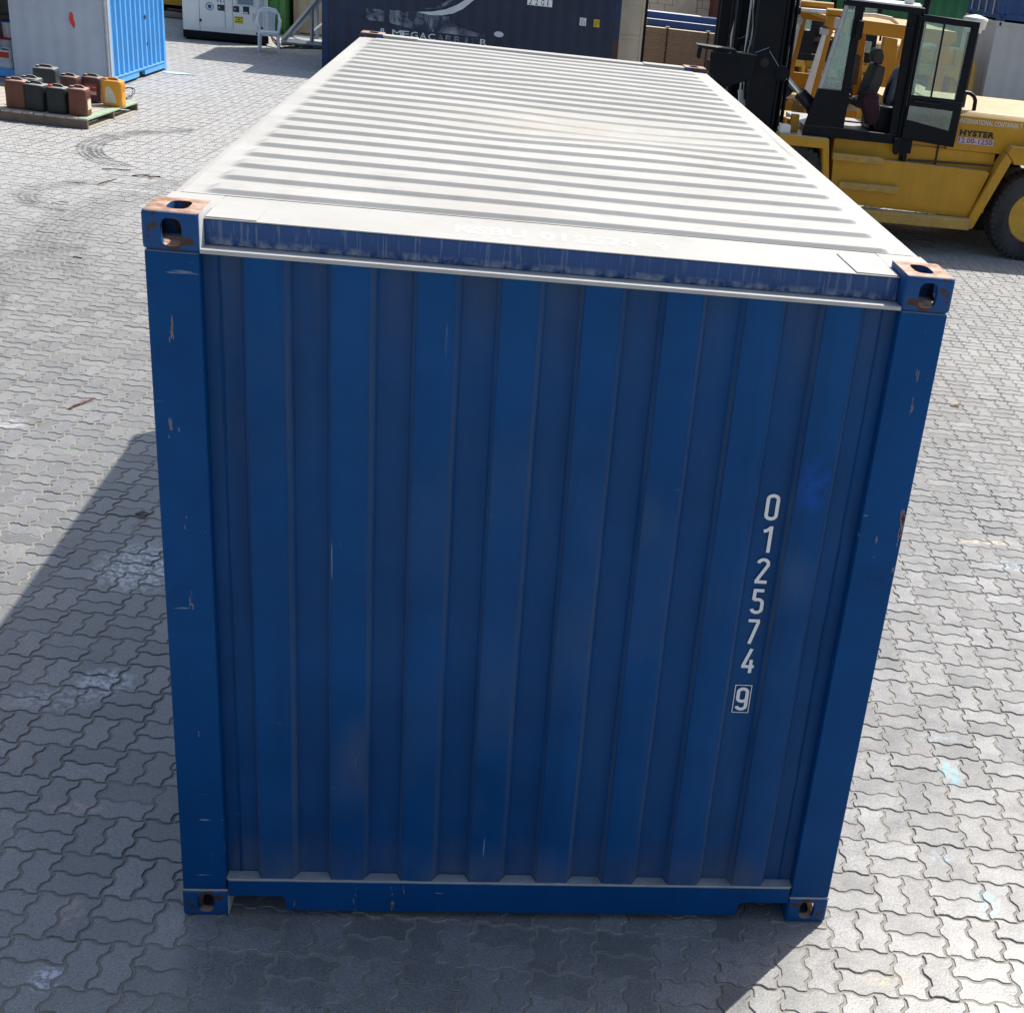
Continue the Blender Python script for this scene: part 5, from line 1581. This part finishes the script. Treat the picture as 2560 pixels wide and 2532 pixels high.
def add_mast(t):
    P = lambda name, m, mat, bevel=0.0, parent=t, seg=1: part(name, m, mat, parent, bevel, seg, world=True)
    for yy, s_ in ((12.93, 1), (14.62, -1)):
        mm = P('mast_upright', MB().box(4.00, 4.335, yy, yy + 0.07, 0.12, 4.3).box(4.00, 4.05, yy + 0.07 if s_ > 0 else yy - 0.12, yy + 0.19 if s_ > 0 else yy, 0.12, 4.3), 'black', 0.006)
        P('inner_channel', MB().box(4.345, 4.375, yy - 0.02, yy + 0.14, 0.12, 4.2).box(4.415, 4.44, yy - 0.01, yy + 0.13, 0.12, 4.1).box(4.472, 4.49, yy - 0.02, yy + 0.14, 0.12, 4.2), 'black', 0.004)
        P('lift_cylinder', MB().cyl((4.405, yy + 0.20 * s_, 0.2), (4.405, yy + 0.20 * s_, 3.4), 0.058, 16), 'black_gloss')
        P('mast_lug', MB().lathe([(0.075, -0.03), (0.09, -0.02), (0.09, 0.0), (0.06, 0.001)], (4.39, yy - 0.002, 2.0), 'y', 18), 'black')
        P('mast_hole', MB().lathe([(0.055, -0.004), (0.055, 0.0)], (4.16, yy - 0.0015, 2.10), 'y', 18), 'printblack')
        P('mast_weld', MB().tube([(4.02, yy - 0.004, 2.20), (4.19, yy - 0.004, 2.28)], 0.005, 5).tube([(4.20, yy - 0.004, 2.24), (4.38, yy - 0.004, 2.03)], 0.005, 5), 'steel')
        # tilt cylinder
        ty_ = yy + 0.06
        P('tilt_barrel', MB().cyl((4.66, ty_, 1.785), (4.90, ty_, 1.60), 0.085, 20), 'black_gloss', 0.006)
        P('tilt_rod', MB().cyl((4.43, ty_, 1.98), (4.66, ty_, 1.785), 0.030, 14), 'chrome')
        P('hose', MB().tube([(4.75, ty_ - 0.05, 1.66), (4.78, ty_ - 0.10, 1.57), (4.86, ty_ - 0.08, 1.50), (4.92, ty_, 1.48)], 0.012, 7), 'printblack')
        # carriage side plate with its shelf top
        if s_ < 0:
            continue
        P('carriage_plate', MB().prism([(3.47, 2.165), (3.47, 1.92), (3.70, 1.775), (4.02, 1.90), (4.04, 2.155), (3.77, 2.165)], yy - 0.08, yy - 0.03), 'black', 0.008)
        P('carriage_top', MB().prism([(3.285, 2.235), (3.30, 2.20), (3.76, 2.178), (3.775, 2.166), (4.04, 2.156), (4.04, 2.185), (3.785, 2.19), (3.765, 2.225)], yy - 0.12, yy + 0.10), 'black', 0.006)
        P('twist_lug', MB().prism([(3.31, 2.198), (3.36, 2.198), (3.35, 2.08), (3.325, 2.06), (3.30, 2.09)], yy - 0.06, yy - 0.01), 'black', 0.008)
        hs = MB()
        for k in range(4):
            hs.tube([(3.90 + 0.03 * k, yy + 0.10 + 0.03 * k, 1.74), (3.93 + 0.02 * k, yy + 0.08, 1.55), (3.88 + 0.045 * k, yy + 0.1, 1.35), (3.93, yy + 0.12, 1.1)], 0.013, 6)
        P('hydraulic_hoses', hs, 'pale_steel')
    for k in range(3):
        P('mast_cable', MB().tube([(3.985 - 0.012 * k + 0.02 * math.sin(q * 1.3 + k), 13.06 + 0.05 * k + 0.015 * math.cos(q * 1.7), 3.4 - q * 0.18) for q in range(13)], 0.011, 6), 'pale_steel' if k == 1 else 'printblack')
    bl_ = MB()
    for bx_, bz_ in ((4.79, 1.40), (5.0, 1.405), (5.35, 1.40), (5.6, 1.395), (5.85, 1.39), (5.19, 1.70), (5.195, 2.1), (5.205, 2.6), (5.89, 1.7), (5.89, 2.2), (5.89, 2.7)):
        bl_.cyl((bx_, 12.752, bz_), (bx_, 12.740, bz_), 0.011, 8)
    P('bolts', bl_, 'black_gloss')
    for z in (0.35, 2.95, 4.15):
        P('mast_crossbar', MB().box(4.06, 4.16, 13.001, 14.62, z, z + 0.16), 'black', 0.006)
    P('carriage_beam', MB().box(3.86, 3.98, 13.02, 14.60, 1.12, 1.28).box(3.86, 3.98, 13.02, 14.60, 0.45, 0.65), 'black', 0.006)
    for yy in (13.35, 14.15):
        P('fork', MB().prism([(3.855, 1.30), (3.78, 1.30), (3.78, 0.14), (2.62, 0.06), (2.62, 0.045), (3.855, 0.045)], yy - 0.09, yy + 0.09), 'black', 0.005)
        P('chain', MB().box(4.10, 4.115, yy - 0.03, yy + 0.03, 0.9, 3.9), 'pale_steel')
    P('tank', MB().box(4.60, 4.74, 13.20, 13.36, 1.3155, 1.44), 'yellow', 0.008)
    P('lamp_housing', MB().box(4.43, 4.56, 12.72, 12.86, 1.316, 1.42), 'white', 0.012, seg=2)
    P('lamp_bracket', MB().box(4.60, 4.70, 12.95, 13.02, 1.3155, 1.53), 'yellow', 0.006)
    P('air_cleaner', MB().lathe([(0.10, 0), (0.10, 0.04), (0.135, 0.05), (0.15, 0.14), (0.16, 0.15), (0.15, 0.175), (0.05, 0.205), (0.02, 0.21)], (6.83, 13.25, 2.70), 'z', 24), 'white')
    P('air_pipe', MB().cyl((6.83, 13.25, 1.80), (6.83, 13.25, 2.70), 0.075, 16), 'black')
    P('bonnet_handle', MB().tube([(6.66, 12.95, 2.01), (6.84, 12.95, 2.0), (6.90, 12.95, 1.97), (6.93, 12.95, 1.92), (6.935, 12.95, 1.80)], 0.026, 10), 'black')
add_mast(fk1)
fk3 = copy_tree(fk1)
fk3.location = (6.05, 23.75, 0)
fk3.rotation_euler = (0, 0, R(17))
fk3['label'] = 'farthest yellow forklift with black cab, glimpsed behind the other two'
jk = thing('jacket', 'grey jacket hung behind the seat in the near forklift cab', 'jacket', (5.98, 13.32, 1.45))
part('cloth', MB().loft([[(a * s_ + dx, b * s_, zz) for a, b in rrect(-0.09, 0.09, -0.2, 0.2, 0.06, 5)] for zz, s_, dx in ((0.27, 0.7, -0.05), (0.35, 1.0, -0.03), (0.55, 0.95, 0.0), (0.70, 0.75, 0.03), (0.78, 0.35, 0.05))]), 'cloth', jk)
rg_ = MB().loft([[(a * s_ + dx, b * s_, zz) for a, b in rrect(-0.12, 0.12, -0.13, 0.13, 0.06, 5)] for zz, s_, dx in ((-0.19, 0.55, 0.05), (-0.08, 0.8, 0.04), (0.02, 1.0, 0.0), (0.10, 1.05, -0.03), (0.16, 0.9, -0.02), (0.20, 0.5, 0.0))])
single('cloth_bundle', rg_, 'red_cloth', 'dark maroon cloth bundle in the near forklift cab', 'cloth', loc=(5.58, 12.98, 1.69))

# second forklift: yellow overhead guard, no glass
f2 = thing('forklift', 'yellow forklift without glass, its guard seen through the near cab', 'forklift', (4.2, 16.5, 0), 0, 'heavy forklifts parked in a row')
P2 = lambda name, m, mat, bevel=0.0, seg=1: part(name, m, mat, f2, bevel, seg, world=True)
P2('chassis', MB().box(4.6, 7.6, 17.0, 18.2, 0.45, 1.0), 'black')
P2('body', MB().box(5.55, 7.75, 16.62, 18.6, 0.55, 1.25), 'yellow2', 0.02)
P2('bonnet', MB().prism([(16.7, 1.252), (16.7, 1.50), (16.8, 1.58), (18.4, 1.58), (18.5, 1.50), (18.5, 1.252)], 6.92, 7.75, 'x'), 'yellow2', 0.015)
P2('counterweight', MB().prism([(7.752, 0.35), (8.08, 0.5), (8.12, 1.2), (7.95, 1.54), (7.752, 1.58)], 16.6, 18.6), 'yellow2', 0.04, 2)
for yy in (16.5, 18.45):
    P2('guard_beam', MB().prism([(5.67, 2.41), (5.76, 2.37), (7.6, 2.33), (7.7, 2.40), (7.68, 2.53), (5.70, 2.555)], yy, yy + 0.13), 'yellow2', 0.012, 2)
    P2('guard_post', MB().prism([(6.60, 1.253), (6.88, 1.253), (6.80, 2.335), (6.585, 2.345)], yy + 0.002, yy + 0.128), 'yellow2', 0.008)
    P2('guard_post', MB().prism([(7.35, 1.253), (7.6, 1.253), (7.62, 2.325), (7.45, 2.325)], yy + 0.002, yy + 0.128), 'yellow2', 0.008)
    P2('front_pillar', MB().prism([(5.58, 1.25), (5.665, 1.25), (5.785, 2.365), (5.72, 2.38)], yy + 0.002, yy + 0.128), 'yellow2', 0.006)
    P2('pillar_cover', MB().prism([(5.465, 1.25), (5.578, 1.25), (5.705, 2.28), (5.655, 2.30)], yy - 0.003, yy + 0.10), 'white', 0.008)
    P2('pillar_bracket', MB().box(5.61, 5.73, yy - 0.006, yy + 0.11, 2.285, 2.37), 'pale_steel', 0.006)
    P2('tilt_cylinder', MB().cyl((5.66, yy + 0.06, 2.60), (6.20, yy + 0.06, 2.61), 0.055, 14), 'yellow2')
    P2('tilt_rod', MB().cyl((4.62, yy + 0.06, 2.57), (5.66, yy + 0.06, 2.60), 0.032, 14), 'chrome')
    P2('rod_eye', MB().box(5.16, 5.27, yy + 0.0, yy + 0.12, 2.52, 2.63), 'black', 0.015)
P2('guard_roof', MB().box(5.75, 7.66, 16.632, 18.448, 2.47, 2.53), 'yellow2', 0.01)
for k, zz in enumerate((2.60, 2.575)):
    P2('hose', MB().tube([(6.05, 16.75 + 0.1 * k, zz), (6.45, 16.75 + 0.12 * k, zz + 0.03), (6.72, 16.78 + 0.1 * k, zz + 0.01), (6.84, 16.8, zz - 0.06 + 0.02 * k), (6.85, 16.85, 2.535)], 0.018, 8), 'labelcream')
P2('front_mudguard', MB().prism([(4.95, 0.99), (5.56, 0.99), (5.62, 0.55), (5.70, 0.55), (5.62, 1.10), (4.95, 1.10)], 16.42, 17.1), 'yellow2', 0.01)
P2('battery_box', MB().box(5.20, 5.36, 16.62, 16.85, 1.1005, 1.33), 'yellow2', 0.006)
P2('battery_box', MB().box(5.02, 5.32, 16.98, 17.09, 1.1005, 1.45), 'yellow2', 0.006)
P2('cab_panel', MB().box(5.68, 6.58, 18.46, 18.52, 1.255, 1.55), 'yellow2')
P2('mirror', MB().prism(rrect(5.755, 5.83, 2.40, 2.55, 0.03), 16.34, 16.37), 'pale_steel', 0.006)
P2('seat', MB().box(6.0, 6.45, 17.3, 17.8, 1.255, 1.55).box(6.38, 6.5, 17.3, 17.8, 1.55, 2.0), 'seat', 0.04, 2)
for y in (16.45, 18.3):
    part('wheel', MB().lathe([(0.33, 0), (0.55, 0.02), (0.58, 0.08), (0.58, 0.36), (0.55, 0.42), (0.33, 0.44)], (5.15, y, 0.58), 'y', 36), 'rubber', f2, world=True)
    part('wheel', MB().lathe([(0.30, 0), (0.51, 0.02), (0.54, 0.08), (0.54, 0.30), (0.51, 0.36), (0.30, 0.38)], (7.15, y, 0.54), 'y', 36), 'rubber', f2, world=True)
for yy, dx_ in ((16.9, 0.0), (17.9, 0.11)):
    P2('mast_upright', MB().box(4.14 + dx_, 4.29 + dx_, yy, yy + 0.12, 0.1, 4.2).box(4.32 + dx_, 4.36 + dx_, yy - 0.03, yy + 0.15, 0.1, 4.0), 'black', 0.005)
    P2('mast_chain', MB().tube([(4.36, yy - 0.05, 3.2), (4.37, yy - 0.06, 2.4), (4.33, yy - 0.06, 2.1), (4.36, yy - 0.05, 1.7)], 0.014, 6), 'pale_steel')
P2('mast_lamp', MB().box(4.39, 4.60, 16.84, 17.0, 2.30, 2.46), 'black', 0.01)
P2('mast_crossbar', MB().box(4.16, 4.28, 17.022, 17.898, 1.5, 1.66).box(4.16, 4.28, 17.022, 17.898, 3.3, 3.5), 'black')
P2('carriage', MB().box(4.0, 4.13, 16.95, 17.9, 0.5, 1.25), 'black', 0.01)
P2('carriage_top', MB().prism([(4.51, 2.285), (4.52, 2.225), (4.98, 2.20), (4.98, 2.27)], 18.15, 18.42), 'black', 0.008)
P2('carriage_plate', MB().prism([(4.60, 2.20), (4.60, 1.72), (4.80, 1.55), (4.95, 1.6), (4.95, 2.195)], 18.2, 18.26), 'black', 0.008)

# ---------------------------------------------------------------- small things lying about
def twig(label, pts, r_, mat='twig', name='twig', cat='twig', group='twigs and litter on the paving', extra=()):
    t = MB().tube([(x_, y_, z_) for x_, y_, z_ in pts], r_, 6)
    for e in extra:
        t.tube(e, r_ * 0.6, 5)
    return single(name, t, mat, label, cat, group)
twig('red brown stick on the sunlit paving left of the container', [(-1.865, 5.06, 0.006), (-1.845, 5.12, 0.012), (-1.81, 5.18, 0.008), (-1.755, 5.28, 0.014)], 0.0055, 'redstick', 'stick', 'stick')
twig('dark crooked twig on the paving below the pallet', [(-3.86, 13.30, 0.008), (-3.78, 13.27, 0.02), (-3.70, 13.36, 0.01), (-3.62, 13.30, 0.018), (-3.55, 13.40, 0.008)], 0.007)
twig('branching twig near the tyre track by the roof corner', [(-3.45, 13.05, 0.008), (-3.34, 13.10, 0.02), (-3.24, 13.09, 0.012), (-3.14, 13.16, 0.008)], 0.007, extra=([(-3.34, 13.10, 0.02), (-3.27, 13.22, 0.01)], [(-3.27, 13.09, 0.014), (-3.20, 12.98, 0.008)]))
twig('thin long twig nearest the tyre tracks', [(-3.67, 12.40, 0.006), (-3.63, 12.55, 0.012), (-3.59, 12.66, 0.01), (-3.56, 12.78, 0.006)], 0.006)
twig('short dark twig left of the rusty corner casting', [(-2.99, 9.075, 0.006), (-2.95, 9.06, 0.01), (-2.90, 9.05, 0.005)], 0.006)
twig('loop of wire lying on the paving', [(-3.83 + 0.075 + 0.08 * math.cos(a), 11.28 + 0.07 * math.sin(a), 0.01 + 0.006 * math.sin(2 * a)) for a in np.linspace(0.3, 6.0, 14)], 0.005, 'pale_steel', 'wire_loop', 'wire')
twig('black wire coil on the paving behind the orange jerrycan', [(-5.12 + 0.12 * math.cos(a) + 0.03 * a / 6, 19.25 + 0.30 * math.sin(a), 0.06 + 0.05 * math.sin(a)) for a in np.linspace(0.0, 11.5, 26)], 0.007, 'printblack', 'wire_coil', 'wire')
def flake(label, x_, y_, pts, mat, name, cat, curl=0.01, rz=0.0, group='twigs and litter on the paving'):
    m_ = MB()
    n_ = len(pts)
    for dz in (0.0, 0.004):
        for i, (a, b) in enumerate(pts):
            m_.v.append((a, b, 0.003 + dz + curl * ((i * 7) % 5) / 5))
    m_.f.append(tuple(range(n_)))
    m_.f.append(tuple(n_ + i for i in reversed(range(n_))))
    for i in range(n_):
        j = (i + 1) % n_
        m_.f.append((i, n_ + i, n_ + j, j))
    return single(name, m_, mat, label, cat, group, loc=(x_, y_, 0), rz=rz)
flake('pale blue flat scrap on the paving by the store corner', -5.05, 22.65, [(-0.26, -0.05), (0.02, -0.14), (0.28, -0.05), (0.10, 0.16), (-0.20, 0.12)], 'cardboard', 'scrap_sheet', 'scrap')
flake('wood chip on the sunlit paving right of the container', 5.03, 6.51, [(-0.045, 0.012), (-0.03, -0.012), (0.045, -0.022), (0.04, 0.012), (0.0, 0.028)], 'chip', 'wood_chip', 'wood chip', 0.03)
flake('dry brown leaf in the shade left of the container', -0.985, 3.42, [(-0.035, 0.0), (-0.01, -0.018), (0.03, -0.01), (0.04, 0.01), (0.005, 0.02)], 'leaf', 'dry_leaf', 'leaf', 0.02)
flake('small yellow scrap by the pale blue sheet', -4.72, 22.55, [(-0.05, 0.0), (0.0, -0.03), (0.06, 0.01), (0.0, 0.03)], 'chip', 'scrap', 'scrap', 0.03)

for o in bpy.data.objects:        # runs of pieces a few millimetres across, too small to pick apart
    if o.name.split('.')[0] in ('step_grip', 'grip_ribs', 'wheel_nuts', 'rim_holes', 'levers', 'hydraulic_hoses', 'tread', 'back_lattice', 'grille_mesh', 'bolts'):
        o['kind'] = 'stuff'
